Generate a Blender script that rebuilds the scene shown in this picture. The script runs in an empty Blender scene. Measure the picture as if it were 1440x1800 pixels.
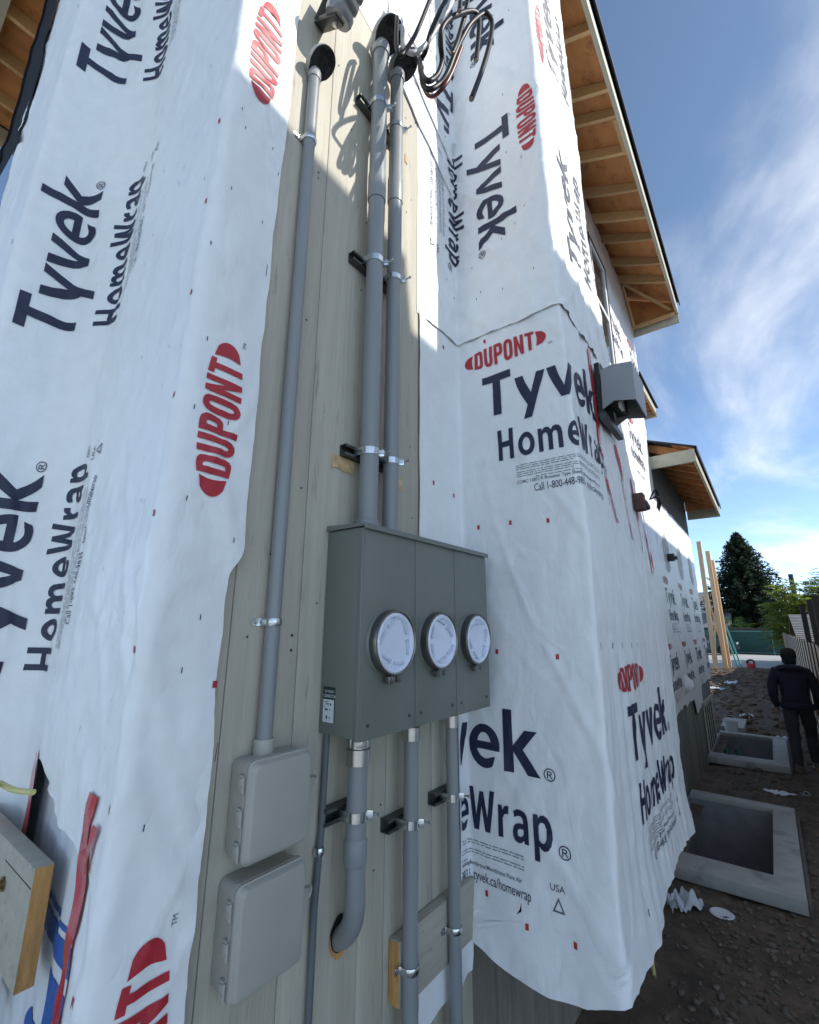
import bpy, bmesh, math, random
from mathutils import Vector, Matrix, noise, geometry
R = math.radians
random.seed(11)
SC = bpy.context.scene
COL = SC.collection

# ------------------------------------------------------------------ camera, sky, sun, exposure
cam = bpy.data.cameras.new('camera')
cam.sensor_fit = 'HORIZONTAL'; cam.sensor_width = 36.0; cam.lens = 20.0
cam.clip_start = 0.02; cam.clip_end = 2000
camo = bpy.data.objects.new('camera', cam); COL.objects.link(camo)
PITCH, YAW, ROLL = R(14.04), R(37.6), R(0.3)
fw = Vector((-math.sin(YAW)*math.cos(PITCH), math.cos(YAW)*math.cos(PITCH), math.sin(PITCH)))
rt0 = Vector((math.cos(YAW), math.sin(YAW), 0)); up0 = rt0.cross(fw)
rt = rt0*math.cos(ROLL) + up0*math.sin(ROLL); up = rt.cross(fw)
camo.matrix_world = Matrix(((rt.x, up.x, -fw.x, 0), (rt.y, up.y, -fw.y, 0), (rt.z, up.z, -fw.z, 2.0), (0, 0, 0, 1)))
SC.camera = camo

SUN = Vector((1.0, 0.36, 0.80)).normalized()          # towards the sun
wd = bpy.data.worlds.new('World'); SC.world = wd; wd.use_nodes = True
nt = wd.node_tree; nt.nodes.clear()
def wn(t, **k):
    n = nt.nodes.new(t)
    for a, b in k.items(): setattr(n, a, b)
    return n
wo = wn('ShaderNodeOutputWorld'); bg = wn('ShaderNodeBackground')
sky = wn('ShaderNodeTexSky', sky_type='NISHITA', sun_disc=False)
sky.sun_elevation = math.asin(SUN.z); sky.sun_rotation = math.atan2(SUN.x, SUN.y)
sky.air_density = 0.38; sky.dust_density = 0.2; sky.ozone_density = 0.8; sky.altitude = 300
tc = wn('ShaderNodeTexCoord'); sep = wn('ShaderNodeSeparateXYZ')
nt.links.new(tc.outputs['Generated'], sep.inputs[0])
def wmath(op, a, b=None, clamp=False):
    n = wn('ShaderNodeMath', operation=op); n.use_clamp = clamp
    for i, v in enumerate((a, b)):
        if v is None: continue
        if isinstance(v, (int, float)): n.inputs[i].default_value = v
        else: nt.links.new(v, n.inputs[i])
    return n.outputs[0]
zz = wmath('MAXIMUM', sep.outputs[2], 0.0); den = wmath('ADD', zz, 0.13)
cx = wmath('DIVIDE', sep.outputs[0], den); cy = wmath('DIVIDE', sep.outputs[1], den)
cmb = wn('ShaderNodeCombineXYZ'); nt.links.new(cx, cmb.inputs[0]); nt.links.new(cy, cmb.inputs[1])
mp = wn('ShaderNodeMapping'); nt.links.new(cmb.outputs[0], mp.inputs[0])
mp.inputs['Rotation'].default_value = (0, 0, R(28)); mp.inputs['Scale'].default_value = (1.25, 0.6, 1); mp.inputs['Location'].default_value = (0.0, 0.0, 0.4)
n1 = wn('ShaderNodeTexNoise'); n1.inputs['Scale'].default_value = 1.15; n1.inputs['Detail'].default_value = 9; n1.inputs['Roughness'].default_value = 0.57; n1.inputs['Distortion'].default_value = 0.35
nt.links.new(mp.outputs[0], n1.inputs['Vector'])
cr = wn('ShaderNodeMapRange'); cr.interpolation_type = 'SMOOTHSTEP'
cr.inputs['From Min'].default_value = 0.46; cr.inputs['From Max'].default_value = 0.86
nt.links.new(n1.outputs['Fac'], cr.inputs['Value'])
n2 = wn('ShaderNodeTexNoise'); n2.inputs['Scale'].default_value = 4.5; n2.inputs['Detail'].default_value = 6; n2.inputs['Roughness'].default_value = 0.6
nt.links.new(mp.outputs[0], n2.inputs['Vector'])
cf = wmath('MULTIPLY', cr.outputs[0], wmath('ADD', n2.outputs['Fac'], 0.38), True)
mx = wn('ShaderNodeMix', data_type='RGBA'); nt.links.new(cf, mx.inputs['Factor'])
tint = wn('ShaderNodeMix', data_type='RGBA', blend_type='MULTIPLY'); tint.inputs['Factor'].default_value = 1.0; tint.inputs['B'].default_value = (0.95, 0.965, 0.85, 1)   # white balance
nt.links.new(sky.outputs[0], tint.inputs['A']); nt.links.new(tint.outputs['Result'], mx.inputs['A']); mx.inputs['B'].default_value = (3.5, 3.5, 3.5, 1)
nt.links.new(mx.outputs['Result'], bg.inputs['Color']); bg.inputs['Strength'].default_value = 0.15
nt.links.new(bg.outputs[0], wo.inputs[0])

sl = bpy.data.lights.new('sun', 'SUN'); sl.energy = 2.0; sl.angle = R(0.6); sl.color = (1.0, 0.95, 0.87)
so = bpy.data.objects.new('sun', sl); COL.objects.link(so); so.location = (6, 4, 12)
so.rotation_euler = SUN.to_track_quat('Z', 'Y').to_euler()
vs = SC.view_settings; vs.view_transform = 'Standard'; vs.look = 'None'; vs.exposure = 1.5; vs.gamma = 1.0

# ------------------------------------------------------------------ materials
MATS = {}
def mat(name, col, rough=0.6, metal=0.0, spec=0.5, var=0.0, vscale=8.0, vstretch=(1, 1, 1), bump=0.0, bscale=60.0, bstretch=(1, 1, 1),
        col2=None, c2scale=5.0, c2lo=0.5, c2hi=0.7, c2stretch=(1, 1, 1), coat=0.0, rvar=0.0, each=0.0):
    m = bpy.data.materials.new(name); m.use_nodes = True; t = m.node_tree
    b = t.nodes['Principled BSDF']
    b.inputs['Roughness'].default_value = rough; b.inputs['Metallic'].default_value = metal
    b.inputs['Specular IOR Level'].default_value = spec; b.inputs['Coat Weight'].default_value = coat
    geo = t.nodes.new('ShaderNodeNewGeometry')
    def nz(scale, stretch, detail=5, rgh=0.6):
        mpn = t.nodes.new('ShaderNodeMapping'); mpn.inputs['Scale'].default_value = stretch
        t.links.new(geo.outputs['Position'], mpn.inputs[0])
        n = t.nodes.new('ShaderNodeTexNoise'); n.inputs['Scale'].default_value = scale; n.inputs['Detail'].default_value = detail; n.inputs['Roughness'].default_value = rgh
        t.links.new(mpn.outputs[0], n.inputs['Vector']); return n.outputs['Fac']
    c = None
    rgb = t.nodes.new('ShaderNodeRGB'); rgb.outputs[0].default_value = (*col, 1); c = rgb.outputs[0]
    if col2:
        f = nz(c2scale, c2stretch, 6, 0.65)
        mr = t.nodes.new('ShaderNodeMapRange'); mr.inputs['From Min'].default_value = c2lo; mr.inputs['From Max'].default_value = c2hi
        t.links.new(f, mr.inputs['Value'])
        mm = t.nodes.new('ShaderNodeMix'); mm.data_type = 'RGBA'; t.links.new(mr.outputs[0], mm.inputs['Factor'])
        t.links.new(c, mm.inputs['A']); mm.inputs['B'].default_value = (*col2, 1); c = mm.outputs['Result']
    if var:
        f = nz(vscale, vstretch)
        mr = t.nodes.new('ShaderNodeMapRange'); mr.inputs['From Min'].default_value = 0.25; mr.inputs['From Max'].default_value = 0.75
        mr.inputs['To Min'].default_value = 1-var; mr.inputs['To Max'].default_value = 1+var
        t.links.new(f, mr.inputs['Value'])
        vm = t.nodes.new('ShaderNodeVectorMath'); vm.operation = 'SCALE'
        t.links.new(c, vm.inputs[0]); t.links.new(mr.outputs[0], vm.inputs['Scale']); c = vm.outputs[0]
    if each:                                              # pieces of one kind differ a little
        oi = t.nodes.new('ShaderNodeObjectInfo'); mr = t.nodes.new('ShaderNodeMapRange'); mr.inputs['To Min'].default_value = 1-each; mr.inputs['To Max'].default_value = 1+each
        t.links.new(oi.outputs['Random'], mr.inputs['Value']); vm = t.nodes.new('ShaderNodeVectorMath'); vm.operation = 'SCALE'
        t.links.new(c, vm.inputs[0]); t.links.new(mr.outputs[0], vm.inputs['Scale']); c = vm.outputs[0]
    t.links.new(c, b.inputs['Base Color'])
    if rvar:
        f = nz(vscale*2.3, (1, 1, 1)); mr = t.nodes.new('ShaderNodeMapRange')
        mr.inputs['To Min'].default_value = rough-rvar; mr.inputs['To Max'].default_value = rough+rvar
        t.links.new(f, mr.inputs['Value']); t.links.new(mr.outputs[0], b.inputs['Roughness'])
    if bump:
        f = nz(bscale, bstretch, 6, 0.6)
        bn = t.nodes.new('ShaderNodeBump'); bn.inputs['Strength'].default_value = bump; bn.inputs['Distance'].default_value = 0.01
        t.links.new(f, bn.inputs['Height']); t.links.new(bn.outputs[0], b.inputs['Normal'])
    MATS[name] = m; return m

def wrap_material(name, col):
    m = mat(name, col, 0.42, spec=0.45, var=0.045, vscale=14, bump=0.0)
    t = m.node_tree; b = t.nodes['Principled BSDF']; geo = t.nodes.new('ShaderNodeNewGeometry')
    bumps = []
    def nn(scale, stretch, detail, dist):
        mpn = t.nodes.new('ShaderNodeMapping'); mpn.inputs['Scale'].default_value = stretch; mpn.inputs['Rotation'].default_value = (R(14), R(9), R(6))
        t.links.new(geo.outputs['Position'], mpn.inputs[0])
        n = t.nodes.new('ShaderNodeTexNoise'); n.inputs['Scale'].default_value = scale; n.inputs['Detail'].default_value = detail; n.inputs['Distortion'].default_value = dist
        t.links.new(mpn.outputs[0], n.inputs['Vector']); return n.outputs['Fac']
    def ridge(f):
        a = t.nodes.new('ShaderNodeMath'); a.operation = 'SUBTRACT'; a.inputs[1].default_value = 0.5; t.links.new(f, a.inputs[0])
        c = t.nodes.new('ShaderNodeMath'); c.operation = 'ABSOLUTE'; t.links.new(a.outputs[0], c.inputs[0])
        g = t.nodes.new('ShaderNodeMath'); g.operation = 'ADD'; g.inputs[1].default_value = 0.02; t.links.new(c.outputs[0], g.inputs[0])
        d = t.nodes.new('ShaderNodeMath'); d.operation = 'POWER'; d.inputs[1].default_value = 0.7; t.links.new(g.outputs[0], d.inputs[0]); return d.outputs[0]
    prev = None
    for f, st, ds in ((ridge(nn(5.5, (1, 1, 0.55), 3, 0.6)), 0.55, 0.014), (ridge(nn(13, (1, 1, 0.5), 1, 0.7)), 0.16, 0.006), (nn(26, (1, 1, 0.5), 4, 0.3), 0.35, 0.006), (nn(320, (1, 1, 0.7), 2, 0), 0.10, 0.002)):
        bn = t.nodes.new('ShaderNodeBump'); bn.inputs['Strength'].default_value = st; bn.inputs['Distance'].default_value = ds
        t.links.new(f, bn.inputs['Height'])
        if prev: t.links.new(prev, bn.inputs['Normal'])
        prev = bn.outputs[0]
    t.links.new(prev, b.inputs['Normal'])
    return m
wrap_material('wrap', (0.80, 0.815, 0.83))
wrap_material('wrap_under', (0.66, 0.69, 0.73))
mat('navy_ink', (0.012, 0.018, 0.055), 0.5, var=0.15, vscale=30, bump=0.2, bscale=26)
mat('red_ink', (0.42, 0.022, 0.035), 0.5, var=0.12, vscale=30, bump=0.2, bscale=26)
mat('grey_ink', (0.10, 0.11, 0.14), 0.5)
mat('blue_ink', (0.012, 0.09, 0.36), 0.5, var=0.1, vscale=20)
mat('footprint', (0.50, 0.51, 0.53), 0.6, var=0.3, vscale=25)
mat('tape', (0.52, 0.010, 0.028), 0.24, var=0.2, vscale=18, bump=0.35, bscale=14, bstretch=(1, 1, 0.4), coat=0.3)
mat('panel', (0.445, 0.415, 0.345), each=0.05, rough=0.75, var=0.15, vscale=18, vstretch=(1, 1, 0.07), bump=0.38, bscale=85, bstretch=(1, 1, 0.035), col2=(0.26, 0.235, 0.19), c2scale=30, c2lo=0.60, c2hi=0.74, c2stretch=(1, 1, 0.13))
mat('board_rough', (0.40, 0.375, 0.31), 0.8, var=0.12, vscale=30, vstretch=(1, 0.06, 1), bump=0.6, bscale=60, bstretch=(1, 0.1, 1), col2=(0.24, 0.21, 0.17), c2scale=40, c2lo=0.62, c2hi=0.72)
mat('rawwood', (0.52, 0.27, 0.09), 0.8, var=0.3, vscale=60, vstretch=(1, 1, 0.15), bump=0.4, bscale=120)
mat('osb_raw', (0.58, 0.40, 0.22), 0.85, var=0.35, vscale=45, bump=0.7, bscale=60)
mat('pvc', (0.235, 0.25, 0.258), 0.36, var=0.06, vscale=7, vstretch=(1, 1, 0.4), rvar=0.08)
mat('pvc_dark', (0.12, 0.135, 0.145), 0.42, var=0.1, vscale=12)
mat('cabinet', (0.162, 0.175, 0.155), 0.38, var=0.07, vscale=5, rvar=0.10, bump=0.06, bscale=300, col2=(0.20, 0.21, 0.195), c2scale=9, c2lo=0.62, c2hi=0.85, c2stretch=(1, 1, 0.3))
mat('cabinet_edge', (0.165, 0.182, 0.17), 0.33)
mat('enclosure', (0.365, 0.355, 0.318), 0.42, var=0.06, vscale=8, bump=0.06, bscale=400)
mat('galv', (0.62, 0.66, 0.68), 0.24, metal=1.0, var=0.15, vscale=70, rvar=0.08)
mat('steel', (0.55, 0.55, 0.54), 0.3, metal=1.0, var=0.1, vscale=40)
mat('dark_steel', (0.10, 0.105, 0.105), 0.45, metal=0.7, var=0.2, vscale=40)
mat('ring_steel', (0.20, 0.20, 0.19), 0.3, metal=0.9)
mat('meter_cover', (0.70, 0.75, 0.88), 0.16, var=0.06, vscale=20, coat=0.5)
mat('meter_inner', (0.55, 0.60, 0.72), 0.25, var=0.12, vscale=25)
mat('black_plastic', (0.016, 0.017, 0.018), 0.45, bump=0.1, bscale=200)
mat('hole_black', (0.004, 0.004, 0.004), 0.9)
mat('head_grey', (0.30, 0.31, 0.315), 0.4, var=0.06)
mat('porcelain', (0.17, 0.18, 0.19), 0.22, coat=0.4)
mat('cable_black', (0.006, 0.006, 0.007), 0.45, spec=0.3)
mat('cable_white', (0.42, 0.43, 0.44), 0.45, var=0.15, vscale=40)
mat('cable_red', (0.10, 0.010, 0.012), 0.4)
mat('copper', (0.6, 0.45, 0.35), 0.3, metal=1.0)
mat('sticker_green', (0.005, 0.030, 0.022), 0.4)
mat('sticker_white', (0.62, 0.66, 0.70), 0.4)
mat('soffit_ply', (0.52, 0.235, 0.085), 0.75, var=0.22, vscale=5, vstretch=(1.5, 0.5, 1), bump=0.2, bscale=40, col2=(0.24, 0.10, 0.04), c2scale=7, c2lo=0.55, c2hi=0.72)
mat('lumber', (0.54, 0.36, 0.18), each=0.22, rough=0.75, var=0.15, vscale=14, vstretch=(0.4, 3, 3), bump=0.2, bscale=50)
mat('post_lumber', (0.62, 0.43, 0.26), each=0.12, rough=0.75, var=0.15, vscale=8, vstretch=(3, 3, 0.3), bump=0.2, bscale=50)
mat('fascia', (0.42, 0.41, 0.335), 0.65, var=0.1, vscale=12, vstretch=(1, 0.2, 1))
mat('shingle', (0.02, 0.028, 0.045), 0.8, var=0.3, vscale=20)
mat('black_membrane', (0.010, 0.010, 0.013), 0.75, spec=0.2, var=0.3, vscale=12, bump=0.5, bscale=25)
mat('osb', (0.42, 0.30, 0.17), 0.85, var=0.3, vscale=25)
mat('concrete', (0.36, 0.355, 0.33), 0.85, var=0.14, vscale=6, bump=0.35, bscale=40, col2=(0.16, 0.16, 0.155), c2scale=3.5, c2lo=0.55, c2hi=0.75)
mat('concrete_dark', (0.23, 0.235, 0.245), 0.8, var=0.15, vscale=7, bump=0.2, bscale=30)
mat('foundation', (0.22, 0.205, 0.175), 0.85, var=0.3, vscale=9, vstretch=(1, 1, 0.12), bump=0.4, bscale=40, bstretch=(1, 1, 0.1), col2=(0.07, 0.07, 0.06), c2scale=8, c2lo=0.5, c2hi=0.75, c2stretch=(1, 1, 0.15))
mat('siding', (0.165, 0.17, 0.15), each=0.2, rough=0.8, var=0.2, vscale=30, vstretch=(1, 1, 0.06), bump=0.3, bscale=50, bstretch=(1, 1, 0.05))
mat('dirt', (0.115, 0.085, 0.060), 0.95, var=0.4, vscale=7, bump=1.0, bscale=26, col2=(0.055, 0.042, 0.031), c2scale=2.2, c2lo=0.45, c2hi=0.68)
mat('gravel', (0.125, 0.105, 0.082), 0.9, var=0.5, vscale=16, bump=0.3, bscale=80)
mat('clod', (0.12, 0.086, 0.06), 0.95, var=0.4, vscale=6, bump=0.6, bscale=40)
mat('yard', (0.40, 0.33, 0.25), 0.9, var=0.15, vscale=3)
mat('brown_box', (0.085, 0.04, 0.025), 0.7, var=0.3, vscale=40)
mat('sheathing_shade', (0.10, 0.10, 0.098), 0.85, var=0.25, vscale=9)
mat('bounce_slab', (0.44, 0.43, 0.40), 0.85, var=0.1, vscale=1.5)
mat('street', (0.36, 0.37, 0.36), 0.85, var=0.12, vscale=1.2, bump=0.2, bscale=20)
mat('paper', (0.62, 0.65, 0.70), 0.6, var=0.1, vscale=20, bump=0.4, bscale=30)
mat('hood_grey', (0.25, 0.262, 0.275), 0.4, var=0.05)
mat('glass', (0.03, 0.04, 0.045), 0.06, spec=0.8)
mat('vinyl', (0.72, 0.73, 0.72), 0.4)
mat('window_black', (0.015, 0.016, 0.018), 0.4)
mat('hoodie', (0.013, 0.015, 0.032), 0.9, var=0.2, vscale=20, bump=0.6, bscale=30)
mat('trousers', (0.032, 0.036, 0.045), 0.9, var=0.25, vscale=18, bump=0.5, bscale=30)
mat('skin', (0.28, 0.16, 0.11), 0.5)
mat('cap_black', (0.006, 0.006, 0.007), 0.85)
mat('shoe', (0.16, 0.15, 0.14), 0.7)
mat('shoe_sole', (0.45, 0.44, 0.42), 0.7)
mat('fence_board', (0.62, 0.50, 0.38), each=0.15, rough=0.8, var=0.15, vscale=10, vstretch=(1, 1, 0.15))
mat('fence_dark', (0.028, 0.022, 0.02), 0.8)
mat('teal_pole', (0.10, 0.36, 0.36), 0.45)
mat('green_mesh', (0.018, 0.075, 0.06), 0.8, var=0.2, vscale=6)
mat('weathered', (0.10, 0.088, 0.075), each=0.2, rough=0.9, var=0.25, vscale=6, vstretch=(1, 1, 0.1))
mat('car_paint', (0.018, 0.05, 0.052), 0.22, coat=0.7)
mat('tyre', (0.012, 0.012, 0.012), 0.85)
mat('rim', (0.35, 0.35, 0.36), 0.3, metal=0.8)
mat('lamp_red', (0.35, 0.01, 0.01), 0.2)
mat('can_red', (0.42, 0.012, 0.018), 0.35)
mat('needles', (0.024, 0.046, 0.024), 0.8, var=0.5, vscale=0.9)
mat('bark', (0.06, 0.045, 0.035), 0.9)
mat('leaf_yellow', (0.19, 0.235, 0.04), 0.6, var=0.45, vscale=2.2)
mat('leaf_green', (0.05, 0.10, 0.022), 0.6, var=0.4, vscale=2.2)
for _n, _c in (('leaf_yellow', (0.20, 0.25, 0.04)), ('leaf_green', (0.06, 0.12, 0.025)), ('needles', (0.022, 0.042, 0.022))):
    _m = MATS[_n]; _t = _m.node_tree; _o = _t.nodes['Material Output']; _b = _t.nodes['Principled BSDF']
    _tr = _t.nodes.new('ShaderNodeBsdfTranslucent'); _tr.inputs['Color'].default_value = (*_c, 1); _mx = _t.nodes.new('ShaderNodeMixShader'); _mx.inputs[0].default_value = 0.42
    _t.links.new(_b.outputs[0], _mx.inputs[1]); _t.links.new(_tr.outputs[0], _mx.inputs[2]); _t.links.new(_mx.outputs[0], _o.inputs[0])
mat('roof_grey', (0.16, 0.16, 0.165), each=0.15, rough=0.9, var=0.3, vscale=14)
mat('house_white', (0.66, 0.67, 0.68), 0.7, var=0.05)
mat('neighbour_wall', (0.74, 0.74, 0.72), 0.8, var=0.08)
mat('hose_teal', (0.02, 0.15, 0.12), 0.4)
mat('yellow_cable', (0.55, 0.52, 0.20), 0.45)
mat('brass', (0.22, 0.15, 0.07), 0.4, metal=0.8)
mat('pole_dark', (0.035, 0.04, 0.05), 0.8)

# ------------------------------------------------------------------ mesh helpers
class MB:
    def __init__(s): s.v = []; s.f = []; s.m = []
    def add(s, vs, fs, mi=0):
        o = len(s.v); s.v += [tuple(p) for p in vs]; s.f += [tuple(i+o for i in f) for f in fs]; s.m += [mi]*len(fs); return s
    def box(s, a, b, mi=0, M=None, bev=0.0):
        x0, y0, z0 = a; x1, y1, z1 = b
        vs = [Vector(p) for p in ((x0,y0,z0),(x1,y0,z0),(x1,y1,z0),(x0,y1,z0),(x0,y0,z1),(x1,y0,z1),(x1,y1,z1),(x0,y1,z1))]
        fs = [(0,3,2,1),(4,5,6,7),(0,1,5,4),(1,2,6,5),(2,3,7,6),(3,0,4,7)]
        if bev:
            bm = bmesh.new(); bv = [bm.verts.new(p) for p in vs]
            for f in fs: bm.faces.new([bv[i] for i in f])
            bmesh.ops.bevel(bm, geom=list(bm.edges), offset=bev, segments=2, profile=0.5, affect='EDGES')
            bm.verts.index_update(); vs = [v.co.copy() for v in bm.verts]; fs = [[v.index for v in f.verts] for f in bm.faces]; bm.free()
        if M: vs = [M @ p for p in vs]
        return s.add(vs, fs, mi)
    def tube(s, pts, r, n=10, mi=0, cap=True):
        pts = [Vector(p) for p in pts]; rs = r if isinstance(r, (list, tuple)) else [r]*len(pts)
        vs = []; prev = None
        for i, p in enumerate(pts):
            t = (pts[min(i+1, len(pts)-1)] - pts[max(i-1, 0)]).normalized()
            if prev is None:
                a = Vector((0, 0, 1)) if abs(t.z) < .9 else Vector((1, 0, 0)); u = t.cross(a).normalized()
            else: u = (prev - t*prev.dot(t)).normalized()
            prev = u; w = t.cross(u)
            for k in range(n):
                an = 2*math.pi*k/n; vs.append(p + (u*math.cos(an) + w*math.sin(an))*rs[i])
        fs = []
        for i in range(len(pts)-1):
            for k in range(n):
                fs.append((i*n+k, i*n+(k+1) % n, (i+1)*n+(k+1) % n, (i+1)*n+k))
        if cap: fs.append(tuple(reversed(range(n)))); fs.append(tuple(range((len(pts)-1)*n, len(pts)*n)))
        return s.add(vs, fs, mi)
    def lathe(s, prof, n=32, M=None, mi=0, closed=False):       # prof: (r, h) along local z
        vs = []; k = len(prof)
        for r_, h in prof:
            for j in range(n):
                a = 2*math.pi*j/n; vs.append(Vector((r_*math.cos(a), r_*math.sin(a), h)))
        fs = [(i*n+j, i*n+(j+1) % n, (i+1)*n+(j+1) % n, (i+1)*n+j) for i in range(k-1) for j in range(n)]
        if closed: fs += [((k-1)*n+j, (k-1)*n+(j+1) % n, (j+1) % n, j) for j in range(n)]
        else:
            if prof[0][0] > 1e-6: fs.append(tuple(reversed(range(n))))
            if prof[-1][0] > 1e-6: fs.append(tuple(range((k-1)*n, k*n)))
        if M: vs = [M @ p for p in vs]
        return s.add(vs, fs, mi)
    def prism(s, poly, fn, t0, t1, mi=0):                        # poly 2D -> fn(a,b,t) 3D
        n = len(poly); vs = [fn(a, b, t0) for a, b in poly] + [fn(a, b, t1) for a, b in poly]
        fs = [tuple(reversed(range(n))), tuple(range(n, 2*n))] + [(i, (i+1) % n, n+(i+1) % n, n+i) for i in range(n)]
        return s.add(vs, fs, mi)
    def build(s, name, m, parent=None, smooth=True, angle=38, origin=None):
        me = bpy.data.meshes.new(name)
        vv = s.v
        if origin is not None: vv = [(p[0]-origin[0], p[1]-origin[1], p[2]-origin[2]) for p in vv]
        me.from_pydata([tuple(p) for p in vv], [], s.f)
        ms = m if isinstance(m, (list, tuple)) else [m]
        for q in ms: me.materials.append(MATS[q])
        if len(ms) > 1: me.polygons.foreach_set('material_index', s.m)
        if smooth:
            me.polygons.foreach_set('use_smooth', [True]*len(me.polygons)); me.set_sharp_from_angle(angle=R(angle))
        me.update()
        o = bpy.data.objects.new(name, me); COL.objects.link(o)
        if origin is not None: o.location = origin
        if parent: 
            o.parent = parent; o.matrix_parent_inverse = parent.matrix_basis.inverted()
        return o
def tag(o, label=None, cat=None, group=None, kind=None):
    if label: o['label'] = label
    if cat: o['category'] = cat
    if group: o['group'] = group
    if kind: o['kind'] = kind
    return o
def thing(name, label, cat, loc=(0, 0, 0), group=None):
    o = bpy.data.objects.new(name, None); COL.objects.link(o); o.location = loc; o.empty_display_size = 0.1
    return tag(o, label, cat, group)
def inst(me, name, parent=None, loc=(0, 0, 0), rot=(0, 0, 0), scale=(1, 1, 1)):
    o = bpy.data.objects.new(name, me); COL.objects.link(o); o.location = loc; o.rotation_euler = rot; o.scale = scale
    if parent: o.parent = parent; o.matrix_parent_inverse = parent.matrix_basis.inverted()
    return o
def catmull(P, sub=6):
    P = [Vector(p) for p in P]; out = []
    for i in range(len(P)-1):
        p0 = P[max(i-1, 0)]; p1 = P[i]; p2 = P[i+1]; p3 = P[min(i+2, len(P)-1)]
        for k in range(sub):
            t = k/sub
            out.append(0.5*((2*p1)+(p2-p0)*t+(2*p0-5*p1+4*p2-p3)*t*t+(3*p1-p0-3*p2+p3)*t**3))
    out.append(P[-1]); return out
def fbm(x, y, z=0.0, o=4): return noise.fractal(Vector((x, y, z)), 1.0, 2.0, o)
def lerp(a, b, t): return a+(b-a)*t
def sstep(a, b, x):
    t = max(0.0, min(1.0, (x-a)/(b-a))); return t*t*(3-2*t)

# ------------------------------------------------------------------ printed lettering (outlines, cap height 1)
def arc(cx_, cy_, rx, ry, a0, a1, n=14): return [(cx_+rx*math.cos(R(a0+(a1-a0)*i/n)), cy_+ry*math.sin(R(a0+(a1-a0)*i/n))) for i in range(n+1)]
def ring(cx_, cy_, rx, ry): return arc(cx_, cy_, rx, ry, 0, 348, 29)
def smooth_poly(P, it=2):                       # Chaikin on marked curves
    for _ in range(it):
        Q = []
        for i in range(len(P)):
            a, b = P[i], P[(i+1) % len(P)]
            Q += [(a[0]*.75+b[0]*.25, a[1]*.75+b[1]*.25), (a[0]*.25+b[0]*.75, a[1]*.25+b[1]*.75)]
        P = Q
    return P
G = {}
G['T'] = (.80, [[(0,1),(.78,1),(.78,.82),(.49,.82),(.49,0),(.28,0),(.28,.82),(0,.82)]])
G['y'] = (.72, [[(0,.73),(.215,.73),(.27,.55),(.39,.29),(.55,.73),(.755,.73),(.37,-.27),(.165,-.27),(.285,.03),(.14,.30),(.05,.52)]])
G['v'] = (.72, [[(0,.73),(.215,.73),(.27,.5),(.375,.22),(.54,.73),(.745,.73),(.47,0),(.28,0),(.13,.33),(.05,.53)]])
G['e'] = (.74, [arc(.37,.36,.36,.385,-9,300,30)+[(.62,.20)]+arc(.40,.36,.215,.215,-60,-158,8)+[(.20,.30)], [(.205,.435)]+arc(.37,.41,.165,.19,165,15,10)+[(.535,.435)]])
G['k'] = (.74, [[(0,0),(0,1.06),(.205,1.06),(.205,.45),(.46,.73),(.72,.73),(.41,.405),(.76,0),(.50,0),(.205,.355),(.205,0)]])
G['H'] = (.88, [[(0,0),(0,1),(.2,1),(.2,.6),(.55,.6),(.55,1),(.75,1),(.75,0),(.55,0),(.55,.42),(.2,.42),(.2,0)]])
G['o'] = (.82, [ring(.37,.36,.37,.38), ring(.37,.36,.175,.215)])
G['m'] = (1.17, [[(0,0),(0,.73),(.17,.73),(.185,.65),(.27,.725),(.38,.745),(.49,.72),(.565,.63),(.66,.72),(.78,.745),(.92,.715),(1.01,.62),(1.045,.47),(1.045,0),(.85,0),(.85,.43),(.83,.53),(.76,.58),(.67,.56),(.62,.49),(.62,0),(.425,0),(.425,.43),(.405,.53),(.335,.58),(.25,.555),(.195,.49),(.195,0)]])
G['W'] = (1.20, [[(0,1),(.205,1),(.34,.33),(.49,.93),(.67,.93),(.825,.33),(.96,1),(1.165,1),(.93,0),(.72,0),(.583,.58),(.445,0),(.235,0)]])
G['r'] = (.50, [[(0,0),(0,.73),(.17,.73),(.185,.62),(.26,.71),(.36,.75),(.45,.74),(.44,.555),(.36,.565),(.26,.53),(.195,.44),(.195,0)]])
G['a'] = (.74, [[(.05,.67),(.18,.73),(.33,.745),(.48,.72),(.59,.64),(.625,.5),(.625,0),(.46,0),(.435,.07),(.34,.0),(.22,-.015),(.09,.02),(.015,.11),(0,.22),(.04,.33),(.14,.40),(.28,.43),(.43,.43),(.43,.5),(.40,.565),(.33,.595),(.22,.585),(.08,.535)], [(.43,.31),(.43,.2),(.37,.145),(.28,.125),(.21,.15),(.19,.21),(.21,.27),(.28,.305)]])
G['p'] = (.77, [[(0,-.27),(0,.73),(.17,.73),(.185,.65),(.27,.72),(.38,.745),(.52,.71),(.64,.6),(.695,.45),(.695,.29),(.64,.13),(.53,.02),(.39,-.015),(.28,.005),(.2,.06),(.2,-.27)], [(.2,.5),(.26,.565),(.35,.58),(.43,.55),(.485,.46),(.485,.28),(.44,.18),(.36,.14),(.27,.155),(.2,.2)]])
G['D_'] = (.57, [[(0,0),(0,1),(.28,1),(.40,.98),(.49,.91),(.52,.78),(.52,.22),(.49,.09),(.40,.02),(.28,0)], [(.19,.17),(.26,.17),(.31,.20),(.33,.27),(.33,.73),(.31,.80),(.26,.83),(.19,.83)]])
G['U_'] = (.57, [[(0,1),(.19,1),(.19,.28),(.21,.19),(.26,.16),(.31,.19),(.33,.28),(.33,1),(.52,1),(.52,.26),(.48,.11),(.39,.02),(.26,-.01),(.13,.02),(.04,.11),(0,.26)]])
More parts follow.
